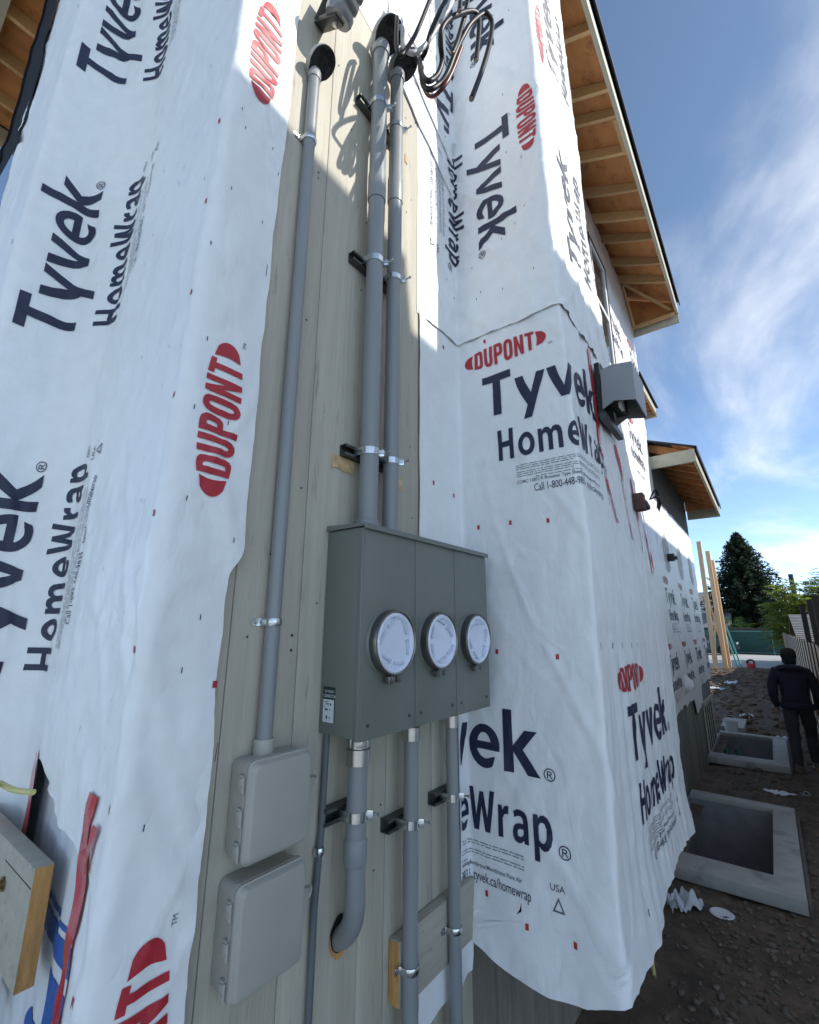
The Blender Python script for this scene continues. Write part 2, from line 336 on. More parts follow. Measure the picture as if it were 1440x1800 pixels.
G['P_'] = (.55, [[(0,0),(0,1),(.28,1),(.41,.98),(.50,.89),(.52,.77),(.52,.63),(.50,.50),(.41,.41),(.28,.39),(.19,.39),(.19,0)], [(.19,.55),(.26,.55),(.31,.57),(.33,.63),(.33,.77),(.31,.82),(.26,.84),(.19,.84)]])
G['O_'] = (.58, [[(0,.26),(0,.74),(.04,.90),(.13,.98),(.265,1.01),(.40,.98),(.49,.90),(.53,.74),(.53,.26),(.49,.10),(.40,.02),(.265,-.01),(.13,.02),(.04,.10)], [(.19,.28),(.21,.19),(.265,.155),(.32,.19),(.34,.28),(.34,.72),(.32,.81),(.265,.845),(.21,.81),(.19,.72)]])
G['N_'] = (.59, [[(0,0),(0,1),(.18,1),(.36,.44),(.36,1),(.54,1),(.54,0),(.37,0),(.18,.56),(.18,0)]])
G['T_'] = (.50, [[(0,1),(.5,1),(.5,.83),(.345,.83),(.345,0),(.155,0),(.155,.83),(0,.83)]])
def densify(P, step):
    Q = []
    for i in range(len(P)):
        a, b = P[i], P[(i+1) % len(P)]; d = math.dist(a, b); k = max(1, int(d/step))
        Q += [(a[0]+(b[0]-a[0])*j/k, a[1]+(b[1]-a[1])*j/k) for j in range(k)]
    return Q
def fill(contours):                              # -> verts2d, tris
    polys = [[Vector((x, y, 0)) for x, y in c] for c in contours]
    tr = geometry.tessellate_polygon(polys); vs = [(p.x, p.y) for c in polys for p in c]
    return vs, [tuple(t) for t in tr]
def word(chars, x0, y0, h, gap=.075, xs=1.0):
    out = []; x = x0
    for c in chars:
        w, cs = G[c]; cs = [[(x+a*h*xs, y0+b*h) for a, b in q] for q in cs]
        out.append(fill(cs)); x += (w+gap)*h*xs
    return out, x
FONT_CACHE = {}
def font_text(s, x0, y0, size, bold=0.0):
    if (s, bold) not in FONT_CACHE:
        cu = bpy.data.curves.new('t', 'FONT'); cu.body = s; cu.size = 1; cu.resolution_u = 3; cu.offset = bold
        ob = bpy.data.objects.new('t', cu); me = bpy.data.meshes.new_from_object(ob)
        FONT_CACHE[(s, bold)] = ([(v.co.x, v.co.y) for v in me.vertices], [tuple(p.vertices) for p in me.polygons])
        bpy.data.meshes.remove(me); bpy.data.objects.remove(ob); bpy.data.curves.remove(cu)
    v, f = FONT_CACHE[(s, bold)]
    return [([(x0+a*size, y0+b*size) for a, b in v], f)]
def rect(x0, y0, x1, y1): return ([(x0, y0), (x1, y0), (x1, y1), (x0, y1)], [(0, 1, 2, 3)])
def dupont(cx_, cy_, W=.41, Hm=.112):
    out = []; chars = ['D_', 'U_', 'P_', 'O_', 'N_', 'T_']
    tot = sum(G[c][0] for c in chars)+.045*5; lw = W*.80; k = lw/tot; x = -lw/2
    hh = lambda t: Hm/2*math.sqrt(max(.05, 1-(t/(W*.66))**2))
    for c in chars:
        w, cs = G[c]
        q = [[(cx_+x+a*k, cy_+(b*2-1)*hh(x+a*k)) for a, b in densify(p, .12)] for p in cs]
        out.append(fill(q)); x += (w+.045)*k
    for sg in (-1, 1):
        a0 = lw/2+.008; a1 = W/2+.012; n = 10; h0 = hh(a0)*.88
        P = [(a0+.006*math.cos(math.pi*(i/n-.5)), h0*(2*i/n-1)) for i in range(n+1)]
        P += [(a0+.006+(a1-a0)*math.sqrt(max(0, 1-(1-2*i/n)**2))**1.2, h0*(1-2*i/n)) for i in range(1, n)]
        out.append(fill([[(cx_+sg*a, cy_+b) for a, b in P]]))
    return out
def small_lines(x0, x1, y0, rows, dy, h, seed):
    rnd = random.Random(seed); out = []
    for i in range(rows):
        x = x0; xe = x1 if i < rows-1 else lerp(x0, x1, .45); y = y0-i*dy
        while x < xe:
            w = rnd.uniform(.008, .045); out.append(rect(x, y, min(x+w, xe), y+h)); x += w+.006
    return out
def label_shapes(kind=0):
    """One print repeat: origin at the left foot of the T. -> {ink: shapes}"""
    navy, red, grey, big = [], [], [], []
    w, xe = word('Tyvek', 0, 0, .218, .075); k = .80/(xe-.016)
    w = [([(a*k, b) for a, b in v], f) for v, f in w]; big += w
    navy += font_text('\u00ae', .815, -.004, .062)
    w, xe = word('HomeWrap', 0, 0, .150, .09); k2 = .775/(xe-.013)
    big += [([(.07+a*k2, -.235+b) for a, b in v], f) for v, f in w]
    navy += font_text('\u00ae', .855, -.247, .062)
    red += dupont(.125, .325)
    grey += font_text('TM', .352, .275, .016)
    grey += small_lines(.15, .72, -.278, 3, .0095, .0026, 1) + small_lines(.15, .72, -.311, 3, .0095, .0026, 2) + small_lines(.24, .72, -.343, 1, .01, .0026, 3)
    def fit(txt, x0, x1, y, size, bold):
        v, f = font_text(txt, 0, 0, size, bold)[0]; w_ = max(p[0] for p in v); return [([(x0+p*(x1-x0)/w_, y+q) for p, q in v], f)]
    navy += fit('Call 1-800-448-9835', .228, .470, -.408, .048, 0.0) + fit('tyvek.ca/homewrap', .500, .745, -.408, .048, 0.0)
    grey += fit('CCMC 12857-R Breather Type Sheathing Membrane/Membrane Pare Air', .15, .71, -.362, .021, .006)
    grey += font_text('USA', .815, -.350, .030, .008)
    grey.append(fill([[(.823, -.411), (.867, -.411), (.845, -.366)], [(.831, -.406), (.859, -.406), (.845, -.377)]]))
    return {'navy_big': big, 'navy_ink': navy, 'red_ink': red, 'grey_ink': grey}
LABEL = label_shapes()

# ------------------------------------------------------------------ sheets of house wrap
class Sheet:
    """A sheet that follows a plan path (vertices may move with height) and hangs with folds."""
    def __init__(s, keys, disp, rnd=.018, off=.0):
        s.keys = keys; s.disp = disp; s.rnd = rnd; s.off = off
        P = keys[0][1]; s.L = [0]
        for a, b in zip(P, P[1:]): s.L.append(s.L[-1]+math.dist(a, b))
        s.len = s.L[-1]
    def raw(s, t, z):
        K = s.keys
        if z <= K[0][0]: P = Q = K[0][1]; f = 0
        elif z >= K[-1][0]: P = Q = K[-1][1]; f = 0
        else:
            for i in range(len(K)-1):
                if K[i][0] <= z <= K[i+1][0]: P, Q = K[i][1], K[i+1][1]; f = (z-K[i][0])/(K[i+1][0]-K[i][0]); break
        L = s.L; i = 0
        while i < len(L)-2 and t > L[i+1]: i += 1
        g = (t-L[i])/(L[i+1]-L[i])
        ax = lerp(P[i][0], Q[i][0], f); ay = lerp(P[i][1], Q[i][1], f); bx_ = lerp(P[i+1][0], Q[i+1][0], f); by_ = lerp(P[i+1][1], Q[i+1][1], f)
        return ax+(bx_-ax)*g, ay+(by_-ay)*g
    def at(s, t, z, lift=0.0):
        r = s.rnd; a = s.raw(t-r, z); m = s.raw(t, z); b = s.raw(t+r, z)
        x = (a[0]+2*m[0]+b[0])/4; y = (a[1]+2*m[1]+b[1])/4
        tx, ty = b[0]-a[0], b[1]-a[1]; l = math.hypot(tx, ty) or 1
        nx, ny = ty/l, -tx/l; d = s.off+s.disp(t, z)+lift
        return (x+nx*d, y+ny*d, z)
    def mesh(s, name, parent, t0, t1, zb, zt, step=.016, m='wrap', keep=None, e0=None, e1=None):
        nu = max(2, int((t1-t0)/step)); zm = max(zt(t0), zt((t0+t1)/2), zt(t1)); zl = min(zb(t0), zb((t0+t1)/2), zb(t1))
        nv = max(2, int((zm-zl)/step)); mb = MB(); W = nu+1
        for j in range(nv+1):
            for i in range(nu+1):
                t = t0+(t1-t0)*i/nu; b, tp = zb(t), zt(t); z = b+(tp-b)*j/nv
                if e0 or e1:
                    a_ = e0(z) if e0 else t0; b_ = e1(z) if e1 else t1; t = a_+(b_-a_)*i/nu
                mb.v.append(s.at(t, z))
        for j in range(nv):
            for i in range(nu):
                if keep:
                    t = t0+(t1-t0)*(i+.5)/nu; z = zb(t)+(zt(t)-zb(t))*(j+.5)/nv
                    if not keep(t, z): continue
                mb.f.append((j*W+i, j*W+i+1, (j+1)*W+i+1, (j+1)*W+i)); mb.m.append(0)
        return mb.build(name, m, parent, angle=70)
    def decal(s, name, parent, shapes, ink, fn, t0, t1, inside=None, step=.022, lift=.0026):
        """2-D shapes -> (t,z) by fn -> on the sheet."""
        bm = bmesh.new()
        for vs, fs in shapes:
            bv = [bm.verts.new((*fn(a, b), 0)) for a, b in vs]
            for f in fs:
                try: bm.faces.new([bv[i] for i in f])
                except ValueError: pass
        def cut(co, no, outer=False):
            bmesh.ops.bisect_plane(bm, geom=list(bm.verts)+list(bm.edges)+list(bm.faces), plane_co=co, plane_no=no, clear_outer=outer)
        cut((t0+.002, 0, 0), (-1, 0, 0), True); cut((t1-.002, 0, 0), (1, 0, 0), True)
        if not bm.verts: bm.free(); return None
        xs = [v.co.x for v in bm.verts]; ys = [v.co.y for v in bm.verts]
        if inside:
            lo, hi = inside
            if min(ys) < lo: cut((0, lo, 0), (0, -1, 0), True)
            if max(ys) > hi: cut((0, hi, 0), (0, 1, 0), True)
            if not bm.verts: bm.free(); return None
            ys = [v.co.y for v in bm.verts]
        if step:
            x = math.ceil(min(xs)/step)*step
            while x < max(xs): cut((x, 0, 0), (1, 0, 0)); x += step
            y = math.ceil(min(ys)/step)*step
            while y < max(ys): cut((0, y, 0), (0, 1, 0)); y += step
        bm.verts.index_update(); mb = MB()
        mb.v = [s.at(v.co.x, v.co.y, lift) for v in bm.verts]; mb.f = [tuple(v.index for v in f.verts) for f in bm.faces]; mb.m = [0]*len(mb.f); bm.free()
        if not mb.f: return None
        return mb.build(name, ink, parent, angle=70)
    def label(s, parent, t0_, z0_, rot, t0, t1, inside=None, step=.015, inks=('navy_ink', 'red_ink', 'grey_ink')):
        fn = {0: lambda u, v: (t0_+u, z0_+v), 1: lambda u, v: (t0_-v, z0_+u), -1: lambda u, v: (t0_+v, z0_-u)}[rot]
        if 'navy_ink' in inks:
            for sh in LABEL['navy_big']: s.decal('letter', parent, [sh], 'navy_ink', fn, t0, t1, inside, step)
            s.decal('printed_line', parent, LABEL['navy_ink'], 'navy_ink', fn, t0, t1, inside, step*1.6)
        if 'red_ink' in inks:
            for sh in LABEL['red_ink']: s.decal('logo_letter', parent, [sh], 'red_ink', fn, t0, t1, inside, step)
        if 'grey_ink' in inks: s.decal('small_print', parent, LABEL['grey_ink'], 'grey_ink', fn, t0, t1, inside, step*1.6)
    def marks(s, parent, pts, ink='red_ink', w=.012, h=.02, name='red_mark'):
        for (t, z) in pts:
            s.decal(name, parent, [rect(-w/2, -h/2, w/2, h/2)], ink, lambda u, v, t=t, z=z: (t+u, z+v), t-1, t+1, None, 0, .0018)
# ------------------------------------------------------------------ ground and street
WELLS = [(-1.09, -.075, 5.03, 7.34), (-1.09, -.06, 9.31, 11.66)]
def hgt(x, y):
    h = -.11+.035*fbm(x*1.1, y*1.1, 3)+.018*fbm(x*4, y*4, 7)+.01*fbm(x*11, y*11, 1, 3)
    if y > 12: h += .10*sstep(12, 17, y)+.05*sstep(14, 20, y)*fbm(x*.6, y*.6, 2)
    h += .12*sstep(24.5, 27, y)*(1-sstep(28.5, 29.5, y))
    if y > 28: h = lerp(h, -.03, sstep(28, 30, y))
    for (x0, x1, y0, y1) in WELLS:
        if x0-.3 < x < x1+.3 and y0-.3 < y < y1+.3: h = min(h, -.10)
    return h
def axis(segs):
    out = []
    for a, b, st in segs:
        n = max(1, round((b-a)/st)); out += [a+(b-a)*i/n for i in range(n)]
    out.append(segs[-1][1]); return out
gx = axis([(-400, -40, 60), (-40, -6, 4), (-6, -1.3, .5), (-1.3, 1.6, .05), (1.6, 6, .5), (6, 40, 4), (40, 400, 60)])
gy = axis([(-60, -4, 8), (-4, 1, .5), (1, 14, .055), (14, 30, .25), (30, 60, 3), (60, 700, 80)])
mb = MB(); W = len(gx)
for y in gy:
    for x in gx: mb.v.append((x, y, hgt(x, y) if y < 30 else -.03))
for j in range(len(gy)-1):
    for i in range(W-1):
        cx_ = (gx[i]+gx[i+1])/2; cy_ = (gy[j]+gy[j+1])/2
        if any(x0+.16 < cx_ < x1-.16 and y0+.16 < cy_ < y1-.16 for x0, x1, y0, y1 in WELLS) and gx[i+1]-gx[i] < .1: continue
        mb.f.append((j*W+i, j*W+i+1, (j+1)*W+i+1, (j+1)*W+i)); mb.m.append(0)
tag(mb.build('ground', 'dirt', angle=180), kind='structure')
mb = MB(); mb.box((-60, 29.6, -.06), (60, 44.6, .0))
tag(mb.build('street', 'street', smooth=False), kind='structure')

mb = MB(); mb.box((-9, -14, -.2), (16, 1.02, -.035))  # pale slab out of view, added to bounce sunlight onto the shaded walls
tag(mb.build('bounce_slab', 'bounce_slab', smooth=False), kind='structure')

mb = MB(); mb.box((.56, 12.6, -.12), (14, 29.5, -.015))
tag(mb.build('yard', 'yard', smooth=False), kind='structure')

# gravel and clods: nobody could count them
def pebbles(name, m, n, region, smin, smax, seed, lump=.35):
    rnd = random.Random(seed); bm = bmesh.new(); bmesh.ops.create_icosphere(bm, subdivisions=1, radius=1)
    base = [v.co.copy() for v in bm.verts]; fs = [tuple(v.index for v in f.verts) for f in bm.faces]; bm.free(); mb = MB()
    for _ in range(n):
        x, y = region(rnd)
        if any(x0-.02 < x < x1+.02 and y0-.02 < y < y1+.02 for x0, x1, y0, y1 in WELLS): continue
        s_ = smin*(smax/smin)**(rnd.random()**2.2); q = Matrix.Rotation(rnd.random()*6.3, 3, 'Z') @ Matrix.Rotation(rnd.uniform(-.5, .5), 3, 'X')
        sc = Vector((s_*rnd.uniform(.8, 1.5), s_*rnd.uniform(.7, 1.1), s_*rnd.uniform(.4, .75))); o = Vector((x, y, hgt(x, y)+s_*.15))
        mb.add([q @ Vector((p.x*sc.x, p.y*sc.y, p.z*sc.z))*(1+lump*rnd.uniform(-.5, .5))+o for p in base], fs)
    return tag(mb.build(name, m, angle=60), kind='stuff')
o = pebbles('gravel', 'gravel', 5200, lambda r: (r.gauss(-.28, .30), 2.6+r.random()**1.5*6.6), .005, .028, 3)
tag(o, 'loose grey gravel strewn over the dark dirt', 'gravel')
o = pebbles('dirt_clods', 'clod', 2600, lambda r: (r.uniform(-3.5, .45), 8.5+r.random()**.8*19), .015, .11, 5)
tag(o, 'rough brown clods and stones on the churned earth', 'dirt')

# ------------------------------------------------------------------ the house being built
house = thing('house', 'unfinished house wrapped in white sheeting with open plywood eaves', 'house', (-1.6, 4, 0))
XW = -1.128
mb = MB(); mb.box((-6, .80, .75), (XW, 7.45, 7.6)); mb.box((-6, 7.45, .75), (XW, 11.40, 4.75)); mb.box((-2.95, .29, .75), (-2.29, .80, 7.2))
mb.build('wall', 'osb', house, smooth=False)
mb = MB(); mb.box((-2.5, .67, .8), (XW, .80, 7.2)); mb.build('corner_wall', 'osb', house, smooth=False)
mb = MB(); mb.box((-1.115, 1.86, .95), (-.60, 2.62, 6.9)); mb.box((-1.115, 2.62, .95), (-.60, 3.1, 2.6)); mb.build('bump_out', 'osb', house, smooth=False)
mb = MB(); mb.box((-6, .3, -1.6), (-1.16, 11.38, .75)); mb.build('foundation', 'foundation', house, smooth=False)
# lower siding boards under the far wrap
for i in range(23):
    y0 = 6.2+i*.222; mb = MB(); dx = random.uniform(0, .006)
    mb.box((-1.16, y0+.003, -.3), (-1.121+dx, y0+.217, 1.25), bev=.004); mb.build('siding_board', 'siding', house)
mb = MB(); mb.box((-1.160, 9.78, -.42), (-1.108, 10.98, .70)); mb.build('basement_window_backing', 'hole_black', house, smooth=False)
for (a, b) in (((-1.114, 9.72, .66), (-1.085, 11.02, .74)), ((-1.114, 9.72, -.45), (-1.09, 9.78, .66)), ((-1.114, 10.96, -.45), (-1.09, 11.02, .66)), ((-1.114, 10.05, -.45), (-1.095, 10.09, .66)), ((-1.114, 10.35, -.45), (-1.095, 10.39, .66)), ((-1.114, 10.65, -.45), (-1.095, 10.69, .66))):
    mb = MB(); mb.box(a, b, bev=.004); mb.build('window_frame', 'fascia', house)
# grey painted plank wall that carries the meters
XP = -1.108
seams = [.51, .683, .905, 1.195, 1.315, 1.5]
for i, (a, b) in enumerate(zip(seams, seams[1:])):
    mb = MB(); mb.box((XP-.018, a+.0012, .3), (XP+random.uniform(-.0012, .0012), b-.0012, 6.2), bev=.0018)
    mb.build('plank', 'panel', house)
for (p, q) in ((1.5012, 1.583), (1.5854, 1.765)):
    mb = MB(); mb.box((XP-.018, p, .3), (XP+random.uniform(-.0012, .0012), q, 2.05), bev=.0018); mb.build('plank', 'panel', house)
mb = MB(); mb.box((XP-.018, 1.5012, 2.052), (XP-.005, 1.86, 6.2)); mb.build('plank', 'panel', house, smooth=False)
mb = MB(); mb.box((XP-.018, 1.767, .3), (XP-.005, 1.86, 2.05)); mb.build('plank', 'panel', house, smooth=False)
# knocked-out patches showing raw board, and a sawn hole for the elbow
def patch(y0, y1, z0, z1, seed, x=XP+.0022, m='osb_raw'):
    rnd = random.Random(seed); P = []
    for k in range(7): P.append((lerp(y0, y1, k/6), z0+rnd.uniform(-.006, .006)))
    for k in range(7): P.append((lerp(y1, y0, k/6), z1+rnd.uniform(-.002, .002)))
    mb = MB(); mb.prism(P, lambda a, b, t: (x+t, a, b), 0, .0012); mb.build('chipped_patch', m, house, smooth=False)
patch(1.0, 1.105, 2.525, 2.572, 1); patch(1.36, 1.385, 2.53, 2.585, 2); patch(1.385, 1.402, 4.24, 4.29, 3)
for k in range(46):                                       # nail heads and holes
    y, z = random.uniform(.72, 1.47), random.uniform(1.0, 4.6)
    mb = MB(); mb.lathe([(.0028+random.random()*.0016, 0), (.0025, .0012)], 8, Matrix.Translation((XP+.0016, y, z)) @ Matrix.Rotation(R(90), 4, 'Y'))
    mb.build('nail_head', 'hole_black' if k % 3 else 'dark_steel', house)
# window upstairs
mb = MB(); mb.box((-1.11, 4.9, 4.98), (-1.062, 5.66, 5.02)); mb.box((-1.11, 4.9, 6.62), (-1.062, 5.66, 6.66)); mb.box((-1.11, 5.62, 5.02), (-1.062, 5.66, 6.62)); mb.box((-1.11, 4.9, 5.02), (-1.062, 4.94, 6.62))
w_ = mb.build('window', 'window_black', house, smooth=False)
mb = MB(); mb.box((-1.10, 4.94, 5.02), (-1.068, 5.62, 5.09)); mb.box((-1.10, 4.94, 6.55), (-1.068, 5.62, 6.62)); mb.box((-1.10, 5.55, 5.09), (-1.068, 5.62, 6.55)); mb.box((-1.10, 4.94, 5.09), (-1.068, 5.01, 6.55)); mb.box((-1.10, 5.01, 5.78), (-1.068, 5.55, 5.84))
mb.build('window_frame', 'vinyl', w_, smooth=False)
mb = MB(); mb.box((-1.098, 5.01, 5.09), (-1.085, 5.55, 6.55)); mb.build('pane', 'glass', w_, smooth=False)

# ------------------------------------------------------------------ eaves
def rafter(parent, y, x_in, z_in, x_out, z_out, d_in, d_out, th=.038, m='lumber'):
    """tail of a rafter; top edge follows the deck, lower edge slightly cut away"""
    top = [(lerp(x_in, x_out, k/6), lerp(z_in, z_out, k/6)) for k in range(7)]
    bot = [(lerp(x_out, x_in, k/6), lerp(z_out-d_out, z_in-d_in, k/6)-.018*math.sin(math.pi*k/6)) for k in range(7)]
    mb = MB(); mb.prism(top+bot, lambda a, b, t: (a, y+t, b), -th/2, th/2); return mb.build('rafter', m, parent, smooth=False)
roof = MB(); D = [(-6, 7.35+4.9*.6), (-.43, 7.02)]
roof = MB()
roof.prism([(-1.35, 7.53), (-.445, 7.02), (-.445, 7.04), (-1.35, 7.55)], lambda a, b, t: (a, t, b), 1.2, 7.53)
rf = roof.build('roof', 'soffit_ply', house, smooth=False)
mb = MB(); mb.prism([(-6, 10.22), (-.40, 7.035), (-.40, 7.065), (-6, 10.25)], lambda a, b, t: (a, t, b), 1.2, 7.57); mb.box((-.412, 1.2, 6.99), (-.398, 7.57, 7.06)); mb.build('shingles', 'shingle', rf, smooth=False)
for y in (2.05, 2.55, 3.13, 3.68, 3.97, 4.42, 4.96, 5.42, 5.84, 6.36, 6.80): rafter(rf, y, -1.35, 7.525, -.47, 7.028, .14, .10)
mb = MB(); mb.box((-.475, 1.2, 6.80), (-.437, 7.53, 7.015), bev=.003); mb.build('fascia_board', 'fascia', rf)
mb = MB(); mb.box((-.52, 3.99, 6.93), (-.478, 4.40, 6.99)); mb.build('fascia_blocking', 'lumber', rf, smooth=False)
mb = MB(); mb.box((-1.12, 7.49, 6.66), (-.437, 7.528, 6.86), bev=.003); mb.build('end_fascia', 'fascia', rf)
mb = MB(); mb.prism([(-1.12, 6.865), (-.48, 6.865), (-.48, 7.02), (-1.12, 7.38)], lambda p, q, t: (p, t, q), 7.495, 7.505); mb.build('gable_panel', 'soffit_ply', rf, smooth=False)
mb = MB(); mb.tube([(-1.08, 6.88, 7.28), (-.53, 7.40, 6.86)], .026, 4); mb.build('brace', 'lumber', rf, smooth=False)
mb = MB(); mb.tube([(-1.08, 6.90, 7.24), (-1.06, 7.42, 6.76)], .024, 4); mb.build('brace', 'lumber', rf, smooth=False)
mb = MB(); mb.box((-1.10, 7.38, 6.74), (-.48, 7.42, 6.79)); mb.build('brace', 'lumber', rf, smooth=False)
# low eave of the wing
mb = MB(); mb.prism([(-1.5, 5.00), (-.515, 4.53), (-.515, 4.545), (-1.5, 5.015)], lambda a, b, t: (a, t, b), 7.47, 11.55)
rl = mb.build('wing_roof', 'soffit_ply', house, smooth=False)
mb = MB(); mb.prism([(-6, 6.71), (-.47, 4.535), (-.47, 4.565), (-6, 6.74)], lambda a, b, t: (a, t, b), 7.44, 11.6); mb.box((-.484, 7.44, 4.48), (-.468, 11.6, 4.56)); mb.build('shingles', 'shingle', rl, smooth=False)
for k in range(10): rafter(rl, 7.62+k*.41, -1.3, 4.89, -.53, 4.535, .13, .12, m='soffit_ply')
mb = MB(); mb.box((-.535, 7.45, 4.33), (-.50, 11.55, 4.53), bev=.003); mb.build('fascia_board', 'fascia', rl)
mb = MB(); mb.box((-1.10, 7.43, 4.33), (-.50, 7.468, 4.525), bev=.003); mb.build('end_fascia', 'fascia', rl)
mb = MB(); mb.box((-1.10, 11.52, 4.30), (-.50, 11.556, 4.5), bev=.003); mb.build('end_fascia', 'fascia', rl)
mb = MB(); mb.prism([(-1.12, 4.50), (-.53, 4.50), (-.53, 4.525), (-1.12, 4.80)], lambda p, q, t: (p, t, q), 11.525, 11.535); mb.build('gable_panel', 'soffit_ply', rl, smooth=False)
mb = MB(); mb.box((-1.128, 7.46, 3.6), (-1.112, 11.41, 4.82)); mb.build('shaded_sheathing', 'sheathing_shade', house, smooth=False)  # grey sheathing, darkened so its colour also holds the eave's shade
# second, higher eave behind
mb = MB(); mb.prism([(-1.9, 6.42), (-1.12, 5.98), (-1.12, 6.0), (-1.9, 6.44)], lambda a, b, t: (a, t, b), 7.5, 8.98)
rh = mb.build('dormer_roof', 'soffit_ply', house, smooth=False)
mb = MB(); mb.prism([(-1.9, 6.46), (-1.07, 5.98), (-1.07, 6.01), (-1.9, 6.49)], lambda a, b, t: (a, t, b), 7.5, 9.03); mb.build('shingles', 'shingle', rh, smooth=False)
mb = MB(); mb.box((-1.14, 7.5, 5.84), (-1.105, 8.98, 5.975)); mb.box((-1.9, 8.95, 5.80), (-1.105, 8.985, 5.92)); mb.build('fascia_board', 'fascia', rh, smooth=False)
for k in range(4): rafter(rh, 7.7+k*.36, -1.9, 6.41, -1.14, 5.985, .12, .11)
mb = MB(); mb.prism([(-1.9, 5.92), (-1.14, 5.92), (-1.14, 5.985), (-1.9, 6.41)], lambda p, q, t: (p, t, q), 8.955, 8.97); mb.build('gable_panel', 'soffit_ply', rh, smooth=False)
mb = MB(); mb.box((-3, 7.46, 4.7), (-1.62, 8.8, 6.5)); mb.build('dormer_wall', 'vinyl', house, smooth=False)
# front eave on the far left
mb = MB(); mb.box((-5.95, -.15, 7.36), (-2.6, .62, 7.38)); rl2 = mb.build('front_roof', 'soffit_ply', house, smooth=False)
mb = MB(); mb.box((-6.1, -.26, 7.385), (-2.6, .62, 7.42)); mb.build('shingles', 'shingle', rl2, smooth=False)
for k in range(7):
    mb = MB(); mb.box((-5.55+k*.48, -.11, 7.22), (-5.512+k*.48, .6, 7.358)); mb.build('rafter', 'lumber', rl2, smooth=False)
mb = MB(); mb.box((-6.0, -.01, 7.17), (-2.6, .06, 7.358)); mb.build('fascia_board', 'fascia', rl2, smooth=False)
mb = MB(); mb.box((-6.03, .06, 7.15), (-5.98, .62, 7.36)); mb.build('end_fascia', 'fascia', rl2, smooth=False)
# ------------------------------------------------------------------ house wrap
def crease(t, z, f=3.0, sd=0.0, st=.35):
    a = noise.noise(Vector((t*f, z*f*st, sd))); return (1-abs(a)*2.2)
def creases(t, z, sd, amp):
    c = 0
    for k, (f, ang) in enumerate(((2.6, .5), (4.1, -.35), (6.5, .9))):
        u = t*math.cos(ang)+z*math.sin(ang); v = -t*math.sin(ang)+z*math.cos(ang)
        a = abs(noise.noise(Vector((u*f, v*f*.28, sd+k*9)))); c += max(0, .10-a)/.10*(.6**k)
    return c*amp*1.7
# left wing: return wall, recess and front corner
def d_left(t, z):
    d = .016*fbm(t*1.6, z*.5, 4.1)+.005*fbm(t*7, z*1.6, 2.2)+creases(t, z, 1.7, .0045)
    if t > 2.0: d += .006*fbm(t*5, z*4, 8.3)+creases(t*1.4, z*1.6, 5.2, .004)*sstep(2.6, 1.6, z)   # lumpier near the bottom
    if t < 1.15: d += .014*fbm(t*9, z*1.3, 6)*sstep(1.2, .9, t)
    return max(d, -.003)+.004 if t > F1-.05 else d
left = Sheet([(1.0, [(-3.4, .205), (-2.24, .235), (-2.24, .46), (-2.06, .565), (-1.10, .45), (-1.10, .66)]), (2.0, [(-3.4, .205), (-2.24, .235), (-2.24, .46), (-2.06, .565), (-1.102, .47), (-1.102, .68)]), (4.4, [(-3.4, .21), (-2.24, .238), (-2.22, .45), (-2.03, .555), (-1.102, .505), (-1.102, .715)])], d_left, rnd=.022)
TE = left.len; F1 = left.L[4]; F2 = left.L[3]; F3 = left.L[1]
th = thing('house_wrap_sheet', 'printed white house wrap folded round the left corner beside the grey planks', 'house wrap', (-1.6, .5, 1), 'sheets of white house wrap')
def left_edge(z):
    e = TE+.012*fbm(0, z*1.3, 3)+.004*fbm(0, z*7, 5)
    e -= .032*sstep(2.20, 2.12, z)-.014*sstep(1.9, 1.6, z); return e
# opening with taped sides low down
OX0, OX1 = F1-.77, F1-.15
def open_top(t): return 1.60-.13*(t-OX0)/(OX1-OX0)+.02*math.sin((t-OX0)*14)
left.mesh('sheet', th, F3-.7, OX0, lambda t: .95, lambda t: 6.6, .018)
left.mesh('sheet', th, OX0, OX1, open_top, lambda t: 6.6, .018)
left.mesh('sheet', th, OX1, TE, lambda t: .95, lambda t: 6.6, .014, e1=left_edge)
for z0 in (4.585, 3.17, 1.77): left.label(th, F3+.265, z0, 1, F3-.5, TE, inks=('navy_ink', 'grey_ink'))
for z0 in (3.795, 2.415, 1.035): left.label(th, F1+.09+.335, z0, 1, F3-.5, TE-.012)
left.marks(th, [(F1-.03, 1.0+k*.315) for k in range(9)]+[(TE-.035, 1.86)], w=.012, h=.016)
left.marks(th, [(F2+.35+random.random()*.9, random.uniform(1.7, 4.4)) for _ in range(26)]+[(F1+random.random()*.2, random.uniform(1.1, 4)) for _ in range(10)], 'navy_ink', .0025, .013, 'staple')
# under layer seen in the opening
inner = Sheet([(1.0, [(-2.2, .612), (-1.15, .492)]), (1.7, [(-2.2, .612), (-1.15, .492)])], lambda t, z: .010*fbm(t*7, z*1.2, 3.3)+.004*fbm(t*16, z*4, 1.1), rnd=.01)
th = thing('house_wrap_underlayer', 'older wrap with blue lettering inside the taped opening', 'house wrap', (-1.4, .55, 1), 'sheets of white house wrap')
inner.mesh('sheet', th, 0, inner.len, lambda t: .85, lambda t: 1.70, .016, 'wrap_under')
inner.decal('blue_lettering', th, [rect(.1, 1.30, .8, 1.312), rect(.1, 1.235, .8, 1.285), fill([[(.38, 1.205), (.56, 1.205), (.55, 1.02), (.50, 1.02), (.47, 1.15), (.43, 1.02), (.38, 1.02)]]), fill([ring(.30, 1.02, .085, .055)]), fill([[(.44, .97), (.55, .97), (.53, .88), (.42, .90)]])], 'blue_ink', lambda u, v: (u+.34, v), 0, inner.len, None, .03, .002)
